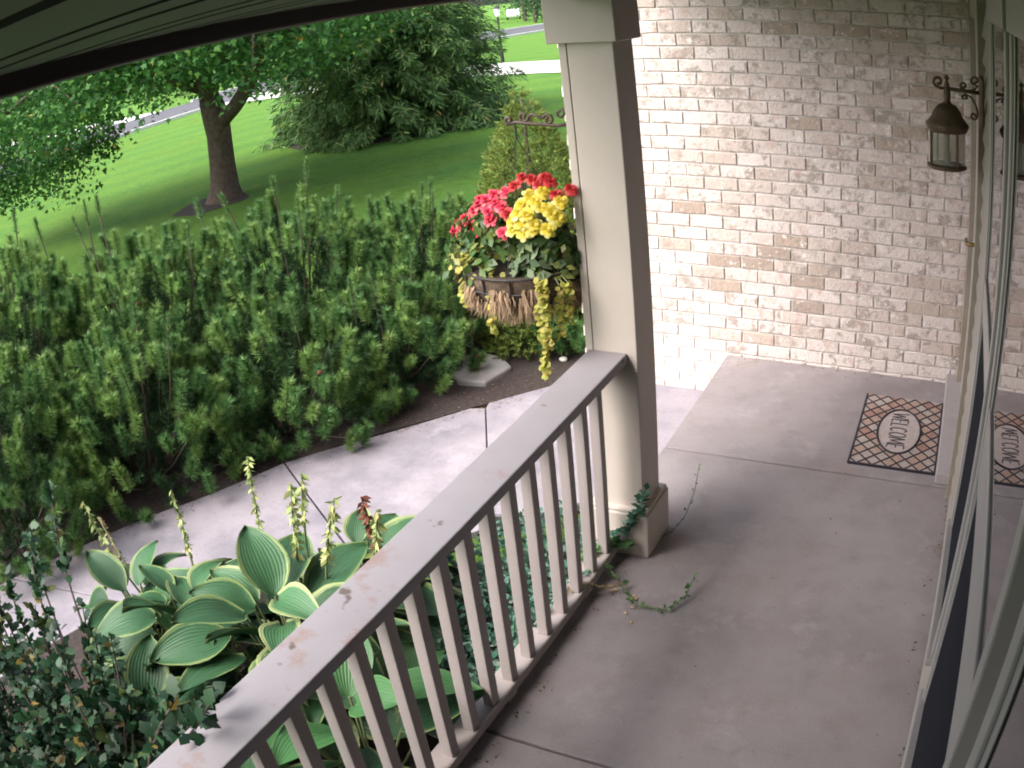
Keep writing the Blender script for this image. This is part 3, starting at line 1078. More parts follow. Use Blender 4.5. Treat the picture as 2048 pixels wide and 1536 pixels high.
# loose coir fibres hanging from the liner
n = 3000
a = rng.random(n) * 2 * np.pi
t = rng.random(n)
zz = -.03 - .125 * t
rr = .244 * np.sqrt(np.clip(1 - (t * .93) ** 2.4, .02, 1)) + .004
keep = np.sin(a * 11 + .8 * np.sin(a * 5)) + rng.normal(size=n) * .35 > (.05 - 1.5 * t)
P = np.stack([BCX + rr * np.cos(a), BCY + rr * np.sin(a), BRZ + zz], 1)[keep]
D = unit(np.stack([np.cos(a) * .25, np.sin(a) * .25, -np.ones(n)], 1)[keep] + rng.normal(size=(keep.sum(), 3)) * .22)
Nn = np.stack([np.cos(a), np.sin(a), 0 * a], 1)[keep]
V, F = leaf_cloud(P, D, Nn, rng.uniform(.035, .07, len(P)), np.array([(0, .06, 0), (0, -.06, 0), (1, 0, .05)]), np.array([(0, 1, 2)]))
tag(np_obj('coir_fibre', V, F, leafmat('coir_fibres', [(0, (.20, .125, .075)), (.6, (.36, .25, .165)), (1, (.46, .34, .235))], .2, .9), bk), kind='stuff')
MB().lathe([(0, .012), (.15, .008), (.222, -.004)], (BCX, BCY, BRZ), 24).build('soil', SOIL, bk)

# leaves of the begonias: dome
RED = [[0.137, -1.996, 1.524], [0.181, -2.002, 1.519], [0.115, -2.017, 1.499], [0.083, -2.03, 1.479], [0.226, -1.994, 1.525], [0.254, -2.007, 1.51], [0.031, -2.027, 1.47], [0.0, -2.034, 1.448], [0.05, -2.052, 1.443], [-0.034, -2.034, 1.429], [-0.052, -2.037, 1.41], [0.022, -2.064, 1.415], [-0.029, -2.024, 1.449], [-0.15, -1.997, 1.349], [-0.109, -2.018, 1.372], [-0.186, -1.976, 1.309], [-0.084, -2.032, 1.349], [-0.064, -2.043, 1.326], [0.032, -2.074, 1.384], [0.086, -2.088, 1.345], [0.116, -2.09, 1.417], [0.331, -2.01, 1.491], [0.213, -2.012, 1.507], [0.08, -2.068, 1.433], [0.286, -2.037, 1.475]]
YEL = [[0.188, -2.048, 1.471], [0.234, -2.035, 1.483], [0.217, -2.062, 1.457], [0.168, -2.073, 1.444], [0.163, -2.095, 1.42], [0.201, -2.1, 1.419], [0.136, -2.095, 1.394], [0.244, -2.081, 1.437], [0.272, -2.081, 1.434], [0.175, -2.099, 1.387], [0.136, -2.096, 1.357], [0.182, -2.1, 1.352], [0.214, -2.1, 1.361], [0.224, -2.1, 1.383], [0.27, -2.095, 1.366], [0.309, -2.087, 1.409], [0.308, -2.051, 1.455], [0.291, -2.089, 1.423]]


def rosette(seed, r, layers, mats):
    g = np.random.default_rng(seed)
    Vs, Fs, o = [], [], 0
    T = np.array([(0, 0, 0), (.35, .28, .06), (.75, .36, .02), (1, .12, -.06), (1, -.12, -.06), (.75, -.36, .02), (.35, -.28, .06), (.55, 0, .16)], float)
    Fq = np.array([(0, 7, 1), (1, 7, 2), (2, 7, 3), (3, 7, 4), (4, 7, 5), (5, 7, 6), (6, 7, 0)])
    for li, (cnt, sz, tilt) in enumerate(layers):
        for k in range(cnt):
            a = 2 * np.pi * (k + .5 * li) / cnt + g.normal() * .15
            tl = tilt + g.normal() * .12
            d = np.array([[math.cos(a) * math.cos(tl), math.sin(a) * math.cos(tl), math.sin(tl)]])
            up = np.array([[-math.cos(a) * math.sin(tl), -math.sin(a) * math.sin(tl), math.cos(tl)]])
            V_, F_ = leaf_cloud(np.array([[0, 0, .004 * li]]), d, up, np.array([r * sz * (1 + g.normal() * .08)]), T, Fq)
            Vs.append(V_)
            Fs.append(F_ + o)
            o += len(V_)
    return np_mesh('flower', np.concatenate(Vs), np.concatenate(Fs), mats, None, True)


LAY = [(7, 1.0, .05), (6, .8, .5), (5, .55, .95), (3, .35, 1.25)]
RM = [rosette(1, .030, LAY, PETAL_R), rosette(2, .028, LAY, PETAL_R), rosette(3, .029, LAY, PETAL_P), rosette(4, .027, LAY, PETAL_P)]
YM = [rosette(5, .033, LAY, PETAL_Y), rosette(6, .029, LAY, PETAL_Y)]


def flower_plant(name, label, pos, meshes, seed, root):
    o = empty(name, root, label, 'flower')
    g = random.Random(seed)
    for p_ in pos:
        q = Vector(p_)
        nrm = (q - Vector((BCX + .03, BCY + .05, 1.24))).normalized()
        nrm = (nrm + Vector((0, -.25, .25)) + Vector((g.uniform(-.3, .3), g.uniform(-.3, .3), g.uniform(-.3, .3)))).normalized()
        eul = (nrm.to_track_quat('Z', 'Y') @ Euler((0, 0, g.uniform(0, 6))).to_quaternion()).to_euler()
        ms = meshes[2:] if (len(meshes) == 4 and p_[0] < .09) else meshes[:2]
        link('flower', g.choice(ms), o, q, eul)
    st_ = MB()
    for p_ in pos:
        q = Vector(p_)
        b_ = Vector((BCX + (q.x - BCX) * .5, BCY + (q.y - BCY) * .4, 1.19))
        st_.tube([b_, (b_ + q) / 2 + Vector((0, 0, .03)), q], .0028, 5)
    tag(st_.build('stems', GSTEM, o), kind='stuff')
    return o


g1 = flower_plant('red_begonia', 'red and pink double begonia blooms along the top and left of the basket', RED, RM, 1, (.02, -1.9, 1.14))
g2 = flower_plant('yellow_begonia', 'bright yellow double begonia blooms at the front of the basket', YEL, YM, 2, (.19, -1.97, 1.14))


def dome_leaves(n, cx, cy_, rx, ry, z0, z1, szr, seed):
    g = np.random.default_rng(seed)
    a = g.random(n) * 2 * np.pi
    s = np.sqrt(g.random(n))
    h = z0 + (z1 - z0) * np.sqrt(np.clip(1 - s ** 2, 0, 1)) * g.uniform(.55, 1.0, n)
    P = np.stack([cx + rx * s * np.cos(a), cy_ + ry * s * np.sin(a), h], 1)
    out = np.stack([np.cos(a) * s, np.sin(a) * s, .55 + 0 * a], 1)
    Nn = unit(out + g.normal(size=(n, 3)) * .35)
    D = np.cross(Nn, g.normal(size=(n, 3)))
    D[:, 2] -= .35
    return P, D, Nn, g.uniform(szr[0], szr[1], n)


V, F = leaf_cloud(*dome_leaves(620, .0, -1.93, .24, .2, 1.17, 1.46, (.028, .058), 3))
np_obj('leaves', V, F, BEGL, g1)
V, F = leaf_cloud(*dome_leaves(420, .20, -1.97, .15, .13, 1.17, 1.42, (.03, .06), 4))
np_obj('leaves', V, F, BEGL, g2)
# front skirt leaves
P, D, Nn, S = dome_leaves(110, .2, -2.03, .1, .08, 1.19, 1.34, (.04, .07), 8)
V, F = leaf_cloud(P, D, Nn, S)
np_obj('leaves', V, F, leafmat('grey_green_leaves', [(0, (.08, .13, .07)), (1, (.2, .25, .15))], .2, .5), g2)

# creeping jenny strings
STR = [[[-0.125, -2.03, 1.257], [-0.148, -2.03, 1.166], [-0.165, -2.03, 1.053]], [[-0.085, -2.07, 1.258], [-0.10, -2.08, 1.149], [-0.118, -2.08, 1.050]], [[0.045, -2.15, 1.131], [0.036, -2.15, 1.042], [0.022, -2.13, 0.977]], [[0.251, -2.16, 1.203], [0.243, -2.16, 1.015], [0.243, -2.16, 0.9], [0.243, -2.16, 0.837]], [[0.27, -2.16, 1.204], [0.263, -2.16, 1.017], [0.265, -2.16, 0.96]], [[0.305, -2.12, 1.175], [0.297, -2.12, 1.043], [0.293, -2.12, 0.981]], [[0.331, -2.1, 1.179], [0.326, -2.1, 1.085], [0.319, -2.1, 1.028]], [[0.315, -2.1, 1.168], [0.308, -2.1, 1.055]]]
jn = empty('creeping_jenny', (.1, -2.0, 1.14), 'yellow green creeping jenny trailing in strings from the basket', 'trailing plant')
for s in STR:
    pts = sampled(s, max(6, int(np.linalg.norm(np.array(s[0]) - np.array(s[-1])) / .011)))
    top = np.array([(s[0][0] + BCX) / 2, -1.98, 1.21])
    o = MB()
    o.tube([tuple(top)] + [tuple(q) for q in pts[::3]], .0022, 5)
    n = len(pts)
    k = 3 if .24 < s[0][0] < .28 else 2
    P = np.repeat(pts, k, 0) + rng.normal(size=(n * k, 3)) * .003
    D = rng.normal(size=(n * k, 3))
    D[:, 2] = -.5
    D[::k, 0] = np.abs(D[::k, 0])
    Nn = np.array([[0, -.7, .7]]) + rng.normal(size=(n * k, 3)) * .4
    V, F = leaf_cloud(P, D, Nn, rng.uniform(.018, .027, n * k), RND_T, RND_F)
    st_ = o.build('strand', GSTEM, jn)
    np_obj('strand_leaves', V, F, JENNY, st_)
n = 170
P, D, Nn, S = dome_leaves(n, -.03, -2.0, .19, .13, 1.17, 1.31, (.018, .032), 11)
V, F = leaf_cloud(P, D, Nn, S, RND_T, RND_F)
np_obj('rim_leaves', V, F, JENNY, jn)


# ------------------------------------------------------------------ mugo pines
def pine_shrub(name, cx, cy_, rad, h, label, nshoot=230, leaders=10, seed=0, group='mugo pines in the bed beside the walk', zb=-.268, fresh=.45):
    global rng
    rng = np.random.default_rng(100 + seed)
    t = empty(name, (cx, cy_, zb), label, 'shrub', group)
    def dome(n, f0, f1):
        az = rng.random(n) * 2 * np.pi
        el = np.arcsin(np.clip(rng.random(n) ** .85 * 1.02, 0, 1))
        fill = rng.uniform(f0, f1, n)
        bump_ = 1 + .13 * np.sin(az * 3 + seed) + .09 * np.sin(az * 5 + 2 * seed + el * 4)
        P = np.stack([np.cos(az) * np.cos(el) ** .7 * rad * bump_, np.sin(az) * np.cos(el) ** .7 * rad * bump_, .06 + np.sin(el) * h * .84], 1) * fill[:, None]
        return P, np.stack([np.cos(az) * np.cos(el), np.sin(az) * np.cos(el), np.sin(el)], 1)

    # this year's shoots: thick upright bottle brushes on the outside
    n = nshoot
    P, out = dome(n, .84, 1.0)
    ax = unit(out * .62 + np.array([[0, 0, 1.0]]) * rng.uniform(.6, 1.1, (n, 1)) + rng.normal(size=(n, 3)) * .20)
    L = rng.uniform(.10, .19, n)
    base = P + np.array([cx, cy_, zb]) - ax * L[:, None] * .6
    base[:, 2] = np.maximum(base[:, 2], zb + .02)
    K1 = 340
    V, F = needles(base, ax, L, rng.uniform(.050, .064, n), K1, .0048, (1.45, .85))
    mi = np.repeat(np.where(rng.random(n) < fresh, 1, 0), K1)
    # older needles inside the bush, coloured darker for the shade between shoots
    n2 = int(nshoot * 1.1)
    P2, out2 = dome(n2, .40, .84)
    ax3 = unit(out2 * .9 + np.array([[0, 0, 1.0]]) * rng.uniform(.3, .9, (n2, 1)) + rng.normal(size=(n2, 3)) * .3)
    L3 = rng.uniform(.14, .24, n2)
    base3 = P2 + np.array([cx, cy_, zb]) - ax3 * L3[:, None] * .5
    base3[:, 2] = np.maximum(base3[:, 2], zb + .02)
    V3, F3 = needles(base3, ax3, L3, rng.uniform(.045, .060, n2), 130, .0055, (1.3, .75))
    F = np.r_[F, F3 + len(V)]
    V = np.r_[V, V3]
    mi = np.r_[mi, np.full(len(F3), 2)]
    # leaders: taller candles that stick out of the top
    m = leaders
    a2 = rng.random(m) * 2 * np.pi
    r2 = rng.random(m) ** .5 * rad * .8
    hh = h * rng.uniform(.92, 1.16, m)
    tip = np.stack([cx + r2 * np.cos(a2), cy_ + r2 * np.sin(a2), zb + hh * np.sqrt(1 - (r2 / rad) ** 2 * .6)], 1)
    ax2 = unit(np.stack([np.cos(a2) * r2 / rad * .35, np.sin(a2) * r2 / rad * .35, np.ones(m)], 1) + rng.normal(size=(m, 3)) * .08)
    L2 = rng.uniform(.13, .24, m)
    V2, F2 = needles(tip - ax2 * L2[:, None], ax2, L2, rng.uniform(.038, .052, m), 230, .0046, (1.2, .5))
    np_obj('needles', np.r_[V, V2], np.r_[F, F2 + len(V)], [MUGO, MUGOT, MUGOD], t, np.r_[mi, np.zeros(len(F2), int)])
    st_ = MB()
    c0 = np.array([cx, cy_, zb])
    for i in range(0, n, 8):
        p1 = base[i] + ax[i] * L[i] * .8
        q0 = c0 + (base[i] - c0) * np.array([.12, .12, 0]) + np.array([0, 0, -.03])
        q1 = c0 + (base[i] - c0) * np.array([.6, .6, .45])
        st_.tube([q0, q1, base[i], p1], [.010, .006, .004, .003], 5)
    for i in range(m):
        st_.tube([c0 + (tip[i] - c0) * np.array([.3, .3, 0]), tip[i] - ax2[i] * L2[i] * 1.9, tip[i]], [.012, .006, .004], 5)
    tag(st_.build('branches', TWIG, t), kind='stuff')
    cn = MB().lathe([(0, -.022), (.012, -.016), (.016, 0), (.011, .014), (0, .021)], (0, 0, 0), 7).mesh('pine_cone', PCONE)
    for i in range(4):
        k = rng.integers(n)
        link('pine_cone', cn, t, Vector(base[k] + ax[k] * L[k] * .75 + out[k] * .02), (rng.random() * 2, rng.random() * 2, 0))
    return t


pines = [
    (-1.86, -.46, .56, .84, 'rounded mugo pine at the end of the bed nearest the stepping stone'),
    (-2.18, -1.24, .68, .92, 'mugo pine beside the walk, second from the stepping stone'),
    (-2.68, -2.08, .74, 1.10, 'mugo pine at the front of the bed opposite the hosta flower stalks'),
    (-3.08, -3.0, .82, 1.28, 'mugo pine at the near left corner of the bed by the walk'),
    (-2.05, .30, .66, 1.22, 'mugo pine in the back row near the cone shaped spruce'),
    (-2.70, -.45, .80, 1.48, 'tall mugo pine with long candles in the middle of the back row'),
    (-3.35, -1.30, .86, 1.48, 'mugo pine in the back row below the maple trunk'),
    (-4.05, -2.25, .98, 1.78, 'leftmost mugo pine in the back row beside the lawn'),
]
for k, (x, y, r, h, lab) in enumerate(pines):
    pine_shrub('mugo_pine', x, y, r, h, lab, int(200 * (r / .68) ** 1.3 * (.5 + .5 * h)), 6, k)
pine_shrub('low_pine', -.98, .62, .55, .42, 'low dark evergreen under the hanging basket by the brick corner', 110, 2, 31, None, fresh=.1)
rng = np.random.default_rng(21)

# ------------------------------------------------------------------ dwarf conical spruce
CXs, CYs = -1.32, .75
cs = empty('conical_spruce', (CXs, CYs, -.27), 'cone shaped yellowish dwarf spruce behind the flower basket', 'shrub')
n = 6500
hh = 1.78
u = 1 - np.sqrt(rng.random(n))
az = rng.random(n) * 2 * np.pi
rad = (.68 * (1 - u) ** .80 * (1 + .07 * np.sin(az * 4 + u * 9) + .05 * np.sin(az * 7 - u * 14))) * rng.uniform(.8, 1.03, n)
P = np.stack([CXs + rad * np.cos(az), CYs + rad * np.sin(az), -.25 + u * hh], 1)
ax = unit(np.stack([np.cos(az) * .8, np.sin(az) * .8, .55 + 0 * az], 1) + rng.normal(size=(n, 3)) * .35)
V, F = needles(P, ax, rng.uniform(.035, .06, n), rng.uniform(.022, .036, n), 14, .009, (1.0, .4))
np_obj('needles', V, F, ALBERTA, cs)
MB().tube([(CXs, CYs, -.3), (CXs, CYs, 1.45)], [.04, .008], 8).build('trunk', BARK, cs)
co_ = MB()
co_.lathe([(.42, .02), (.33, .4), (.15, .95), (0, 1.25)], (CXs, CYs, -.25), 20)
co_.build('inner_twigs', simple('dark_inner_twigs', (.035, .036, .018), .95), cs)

# ------------------------------------------------------------------ maple
mp = empty('maple_tree', (-9.35, 5.0, -.42), 'broad maple with dark trunk standing on the lawn in a mulch ring', 'tree')
tk = MB()
tk.tube([(-9.38, 5.0, -.50), (-9.36, 5.0, -.38), (-9.33, 5.0, -.18), (-9.30, 5.0, .2), (-9.27, 5.0, .7), (-9.28, 5.0, 1.05), (-9.34, 4.98, 1.35)], [.40, .33, .255, .225, .215, .235, .20], 16)
tk.tube([(-9.32, 4.98, 1.15), (-9.40, 4.95, 1.9), (-9.5, 4.8, 3.0), (-9.6, 4.7, 5.2)], [.19, .16, .13, .05], 12)
tk.tube([(-9.22, 5.0, .92), (-8.80, 5.02, 1.16), (-8.40, 5.05, 1.5), (-8.15, 5.05, 2.1), (-7.6, 5.1, 3.2), (-7.2, 5.2, 4.2)], [.15, .125, .12, .11, .08, .04], 10)
tk.build('trunk', BARK, mp, smooth=True)
limbs = [[(-9.35, 4.95, 1.5), (-10.3, 4.2, 2.2), (-11.8, 3.0, 2.5), (-13.2, 2.2, 2.0)], [(-9.4, 4.9, 1.8), (-9.3, 3.7, 2.5), (-9.0, 2.2, 2.6), (-9.1, 1.0, 2.1)],
         [(-9.4, 4.9, 2.1), (-10.8, 5.8, 2.9), (-12.5, 6.6, 2.7)], [(-8.4, 5.05, 1.5), (-7.3, 4.2, 2.3), (-6.6, 3.6, 2.5)],
         [(-8.2, 5.05, 2.0), (-7.2, 6.0, 2.6), (-6.4, 7.2, 2.6)], [(-9.5, 4.8, 3.0), (-10.8, 3.4, 3.7), (-12.2, 1.7, 3.2), (-12.8, .8, 2.3)]]
lb = MB()
for L in limbs:
    P = sampled(L, 9)
    lb.tube([tuple(q) for q in P], list(np.linspace(.10, .025, 9)), 8)
lb.build('limbs', BARK, mp, smooth=True)
ncl = 300
a = rng.random(ncl) * 2 * np.pi
s = rng.random(ncl) ** .55
s[:25] = rng.uniform(.05, .45, 25)
RXc = np.where(np.cos(a) > 0, 4.0, 5.2)
px = -9.7 + RXc * s * np.cos(a)
py = 4.6 + 4.6 * s * np.sin(a)
zb_ = 2.05 - 1.05 * s ** 2 + np.where(np.cos(a) < 0, .12, .6) * s
pz = zb_ + rng.exponential(.75, ncl)
pz[::6] += rng.uniform(1, 3.5, len(pz[::6]))
cl = np.stack([px, py, pz], 1)
extra = np.array([(-12.3, 2.9, 1.05), (-12.0, 3.0, .85), (-11.6, 3.1, 1.1), (-13.0, 3.0, 1.0), (-12.8, 3.4, 1.1), (-11.2, 2.9, 1.0), (-10.9, 3.4, 1.25), (-10.6, 3.6, 1.3), (-13.6, 2.9, 1.1), (-12.6, 2.7, .75), (-13.3, 2.3, .95), (-8.9, 5.4, 1.9), (-9.7, 5.3, 1.7)])
cl = np.r_[cl, extra, extra + rng.normal(size=extra.shape) * .25]
per = 230
P = np.repeat(cl, per, 0) + np.clip(rng.normal(size=(len(cl) * per, 3)), -1.9, 1.9) * np.array([.34, .34, .20])
keepm = ~((np.hypot(P[:, 0] + 9.3, P[:, 1] - 4.6) < 1.3) & (P[:, 2] < 1.55))
P = P[keepm]
Nn = unit(np.array([[0, 0, 1.0]]) + rng.normal(size=P.shape) * .55)
D = rng.normal(size=P.shape)
D[:, 2] -= .5
MLEAF = np.array([(0, 0, 0), (.30, .48, .02), (.52, .20, 0), (1.0, 0, -.08), (.52, -.20, 0), (.30, -.48, .02)], float)
MLF = np.array([(0, 2, 1), (0, 3, 2), (0, 4, 3), (0, 5, 4)])
V, F = leaf_cloud(P, D, Nn, rng.uniform(.065, .115, len(P)), MLEAF, MLF)
tag(np_obj('crown', V, F, MAPLE, mp))
tw = MB()
for c in cl[::2]:
    L = limbs[int(np.argmin([np.min(np.linalg.norm(sampled(q, 9) - c, axis=1)) for q in limbs]))]
    q = sampled(L, 9)
    b_ = q[int(np.argmin(np.linalg.norm(q - c, axis=1)))]
    tw.tube([tuple(b_), tuple((b_ + c) / 2 + np.array([0, 0, .15])), tuple(c)], [.03, .018, .006], 5)
tag(tw.build('twigs', BARK, mp), kind='stuff')

# ------------------------------------------------------------------ spruce


def spruce(cx, cy_, zb, rad, height, label, dens=1.0, vis=3.4):
    t = empty('spruce_tree', (cx, cy_, zb), label, 'tree')
    MB().tube([(cx, cy_, zb - .1), (cx, cy_, zb + height)], [.20, .02], 10).build('trunk', BARK, t)
    Ps, Ds, Ss = [], [], []
    brm = MB()
    z = .12
    while z < height - .2:
        low = z < vis
        r = rad * (1 - z / height) ** .85
        nb = int((22 if low else 9) * max(.4, r / rad))
        for k in range(nb):
            a = 2 * np.pi * (k + rng.random()) / nb
            rr = r * rng.uniform(.80, 1.12)
            zt = z - .22 * rr / rad + rng.uniform(-.26, .22)
            p0 = np.array([cx, cy_, zb + z + .25 + rng.uniform(-.1, .1)])
            p2 = np.array([cx + rr * np.cos(a), cy_ + rr * np.sin(a), zb + max(.06, zt)])
            p1 = (p0 + p2) / 2 + np.array([0, 0, .02])
            B_ = bez(p0, p1, p2, 7)
            brm.tube([tuple(q) for q in B_], [.03, .026, .022, .018, .013, .008, .004], 5)
            m = int((330 if low else 60) * dens * max(.35, rr / rad))
            tt = rng.uniform(.12, 1.0, m) ** .7
            pts = np.stack([np.interp(tt * 6, np.arange(7), B_[:, i]) for i in range(3)], 1)
            dd = unit(p2 - p0)
            sd = np.array([-np.sin(a), np.cos(a), 0])
            sgn = rng.choice([-1, 1], m)
            d = dd * .75 + sd * (sgn * rng.uniform(.2, .9, m))[:, None] + rng.normal(size=(m, 3)) * .30
            d[:, 2] -= rng.uniform(-.15, .75, m)
            off = sd * (sgn * rng.random(m) * .30 * (1.15 - tt))[:, None] + rng.normal(size=(m, 3)) * np.array([.04, .04, .085])
            Ps.append(pts + off)
            Ds.append(d)
            Ss.append(rng.uniform(.10, .26, m))
        z += .20 if low else .34
    P, D, S = np.concatenate(Ps), np.concatenate(Ds), np.concatenate(Ss)
    Nn = unit(np.array([[0, 0, 1.0]]) + rng.normal(size=P.shape) * .6)
    T = np.array([(0, .03, 0), (0, -.03, 0), (.55, -.085, .02), (1, 0, -.04), (.55, .085, .02)], float)
    V, F = leaf_cloud(P, D, Nn, S, T, np.array([(0, 1, 2), (0, 2, 4), (4, 2, 3)]))
    np_obj('crown', V, F, SPRUCE, t)
    tag(brm.build('branches', TWIG, t), kind='stuff')
    return t


spruce(-10.45, 11.5, -.46, 2.95, 9.5, 'big dark spruce with branches sweeping to the ground on the lawn')

# ------------------------------------------------------------------ hostas


def hosta_leaf(L, W, droop, cup, seed, mats):
    g = np.random.default_rng(seed)
    nu, nv = 10, 11
    V, F = [], []
    for i in range(nu):
        t = i / (nu - 1)
        wv = W * .5 * (math.sin(math.pi * min(1, t * .97 + .03)) ** .72) * (1.18 - .36 * t)
        zc = L * (.18 * math.sin(t * 1.7) - droop * t * t)
        for j in range(nv):
            s = (j / (nv - 1)) * 2 - 1
            V.append((L * t, wv * s, zc + cup * abs(s) ** 1.6 * W * .5 + .004 * math.cos(s * 14) * math.sin(math.pi * t) + g.normal() * .0015))
    for i in range(nu - 1):
        for j in range(nv - 1):
            F.append((i * nv + j, (i + 1) * nv + j, (i + 1) * nv + j + 1, i * nv + j + 1))
    V, F = np.array(V), np.array(F)
    me = np_mesh('leaf', V, F, mats, None, True)
    uv = me.uv_layers.new(name='UVMap')
    q = np.array([(i / (nu - 1), (j / (nv - 1)) * 2 - 1) for i in range(nu) for j in range(nv)], np.float32)
    vi = np.empty(len(me.loops), np.int32)
    me.loops.foreach_get('vertex_index', vi)
    uv.data.foreach_set('uv', q[vi].ravel())
    return me


HM = [hosta_leaf(.31, .20, .30, .22, 1, HOSTA_G), hosta_leaf(.26, .165, .45, .30, 2, HOSTA_Y), hosta_leaf(.34, .19, .22, .25, 3, HOSTA_G), hosta_leaf(.29, .17, .6, .32, 6, HOSTA_Y), hosta_leaf(.27, .19, .7, .15, 7, HOSTA_G)]
HP = [hosta_leaf(.33, .20, .35, .2, 4, HOSTA_P), hosta_leaf(.28, .16, .5, .25, 5, HOSTA_G)]


def hosta(x, y, label, meshes, nl, r, h, seed, size=1.0):
    g = random.Random(seed)
    t = empty('hosta', (x, y, -.262), label, 'hosta', 'variegated hostas between the walk and the railing')
    stm = MB()
    for k in range(nl):
        u = (k + .5) / nl
        a = k * 2.39996 + g.uniform(-.25, .25)
        rr = r * math.sqrt(u) * .62
        zz_ = -.262 + h * (1 - .62 * u) * g.uniform(.85, 1.1)
        p_ = Vector((x + rr * math.cos(a), y + rr * math.sin(a), zz_ + g.uniform(-.05, .05)))
        pitch = .55 - 1.05 * u + g.uniform(-.25, .25)
        o = link('leaf', g.choice(meshes), t, p_, (g.uniform(-.55, .55), -pitch + g.uniform(-.2, .2), a + g.uniform(-.3, .3)))
        s = size * g.uniform(.8, 1.15)
        o.scale = (s, s, s)
        stm.tube([(x + rr * .15 * math.cos(a), y + rr * .15 * math.sin(a), -.27), (x + rr * .6 * math.cos(a), y + rr * .6 * math.sin(a), (zz_ - .262) / 2), tuple(p_)], .005, 5)
    tag(stm.build('leaf_stalks', GSTEM, t), kind='stuff')
    return t


hosta(-.42, -3.12, 'large hosta with yellow edged leaves against the middle of the railing', HM, 46, .52, .52, 1)
hosta(-.92, -3.22, 'hosta with pale yellow edged leaves nearer the walk', HM, 40, .48, .40, 2, .9)
hosta(-.42, -2.62, 'smaller hosta at the far end of the clump beside the walk', HM, 34, .42, .42, 3, .85)
hosta(-1.35, -3.18, 'low dark hosta at the edge of the walk beneath the dry stalks', HM, 28, .42, .32, 4, .8)
hosta(.06, -3.35, 'glossy green hosta right behind the balusters', HP, 24, .42, .42, 5, 1.0)
hosta(.02, -3.95, 'green hosta behind the balusters at the bottom of the picture', HP, 24, .42, .46, 6, 1.05)
hosta(-.70, -3.72, 'hosta half hidden under the dark lobed bush', HM, 30, .46, .36, 7, .9)


def flower_stalk(base, tip, label, mats, seed, npods=26, t0=.42, pod=.030, dead=False):
    g = np.random.default_rng(seed)
    t = empty('hosta_flower_stalk', base, label, 'flower stalk')
    mid = (np.array(base) + np.array(tip)) / 2 + g.normal(size=3) * .015
    B_ = bez(base, mid, tip, 9)
    MB().tube([tuple(q) for q in B_], list(np.linspace(.0060, .0035, 9)), 6).build('stem', DEADR if dead else GSTEM, t)
    tt = np.linspace(t0, 1.0, npods)
    P = np.stack([np.interp(tt * 8, np.arange(9), B_[:, i]) for i in range(3)], 1)
    P = np.repeat(P, 2, 0)
    D = g.normal(size=P.shape)
    D[:, 2] = -.9
    V, F = leaf_cloud(P, D, g.normal(size=P.shape), g.uniform(.7, 1.15, len(P)) * pod, LEAF_T * np.array([1, .7, 1]), LEAF_F)
    np_obj('pods', V, F, mats, t)
    return t


flower_stalk((-1.12, -2.98, .05), (-1.19, -2.9, .46), 'green hosta flower stalk leaning left, standing alone over the walk', SPIKE, 1, 44, .3, .032)
flower_stalk((-.66, -2.93, .12), (-.60, -2.9, .745), 'tallest green hosta flower stalk in front of the walk', SPIKE, 2, 52, .3, .032)
flower_stalk((-.57, -2.85, .12), (-.40, -2.9, .675), 'drooping hosta seed stalk just right of the tallest one', SPIKE, 3, 34, .3, .048)
flower_stalk((-.50, -2.85, .14), (-.33, -2.9, .735), 'slim hosta seed stalk with a tuft of pods at its tip', SPIKE, 4, 20, .6, .042)
flower_stalk((-.42, -2.85, .16), (-.20, -2.9, .665), 'hosta seed stalk leaning right, halfway to the red stalk', SPIKE, 5, 30, .35, .046)
flower_stalk((-.22, -2.85, .25), (-.02, -2.9, .66), 'hosta seed stalk closest to the railing, behind the red stalk', SPIKE, 6, 28, .3, .044)
flower_stalk((-.14, -2.8, .3), (-.075, -2.9, .70), 'dead reddish brown stalk standing beside the railing', DEADR, 7, 34, .1, .040, True)
flower_stalk((-1.55, -3.05, -.15), (-1.80, -3.05, .33), 'dry hosta stalk with curled pods above the dark bush', SPIKE, 8, 26, .45, .044)
flower_stalk((-1.38, -3.1, -.12), (-1.68, -3.06, .28), 'brownish hosta stalk crossing the dry one over the walk', TAN, 9, 18, .5, .032)

# ------------------------------------------------------------------ dark bush with lobed leaves, lower left
bu = empty('dark_bush', (-.75, -4.15, -.26), 'dark leafy bush with lobed leaves and dry brown bits in the lower left', 'shrub')
bst = MB()
LP, LD, LS = [], [], []
for k in range(120):
    a = rng.random() * 2 * np.pi
    r = rng.random() ** .6
    tip = np.array([-.72 + .80 * r * np.cos(a), -4.12 + .62 * r * np.sin(a), -.26 + (1.02 - .38 * r * r) * rng.uniform(.55, 1.0)])
    if tip[1] > -3.75 and tip[0] > -.7:
        tip[2] *= .4
    root = np.array([-.75 + .18 * np.cos(a), -4.15 + .14 * np.sin(a), -.27])
    B_ = bez(root, (root + tip) / 2 + np.array([.1 * np.cos(a), .1 * np.sin(a), .12]), tip, 7)
    bst.tube([tuple(q) for q in B_], [.007, .006, .005, .0045, .004, .003, .002], 5)
    m = 46
    tt = rng.uniform(.25, 1.0, m)
    LP.append(np.stack([np.interp(tt * 6, np.arange(7), B_[:, i]) for i in range(3)], 1))
    d = unit(B_[-1] - B_[-3])[None] * .45 + rng.normal(size=(m, 3)) * .6
    LD.append(d)
    LS.append(rng.uniform(.032, .064, m))
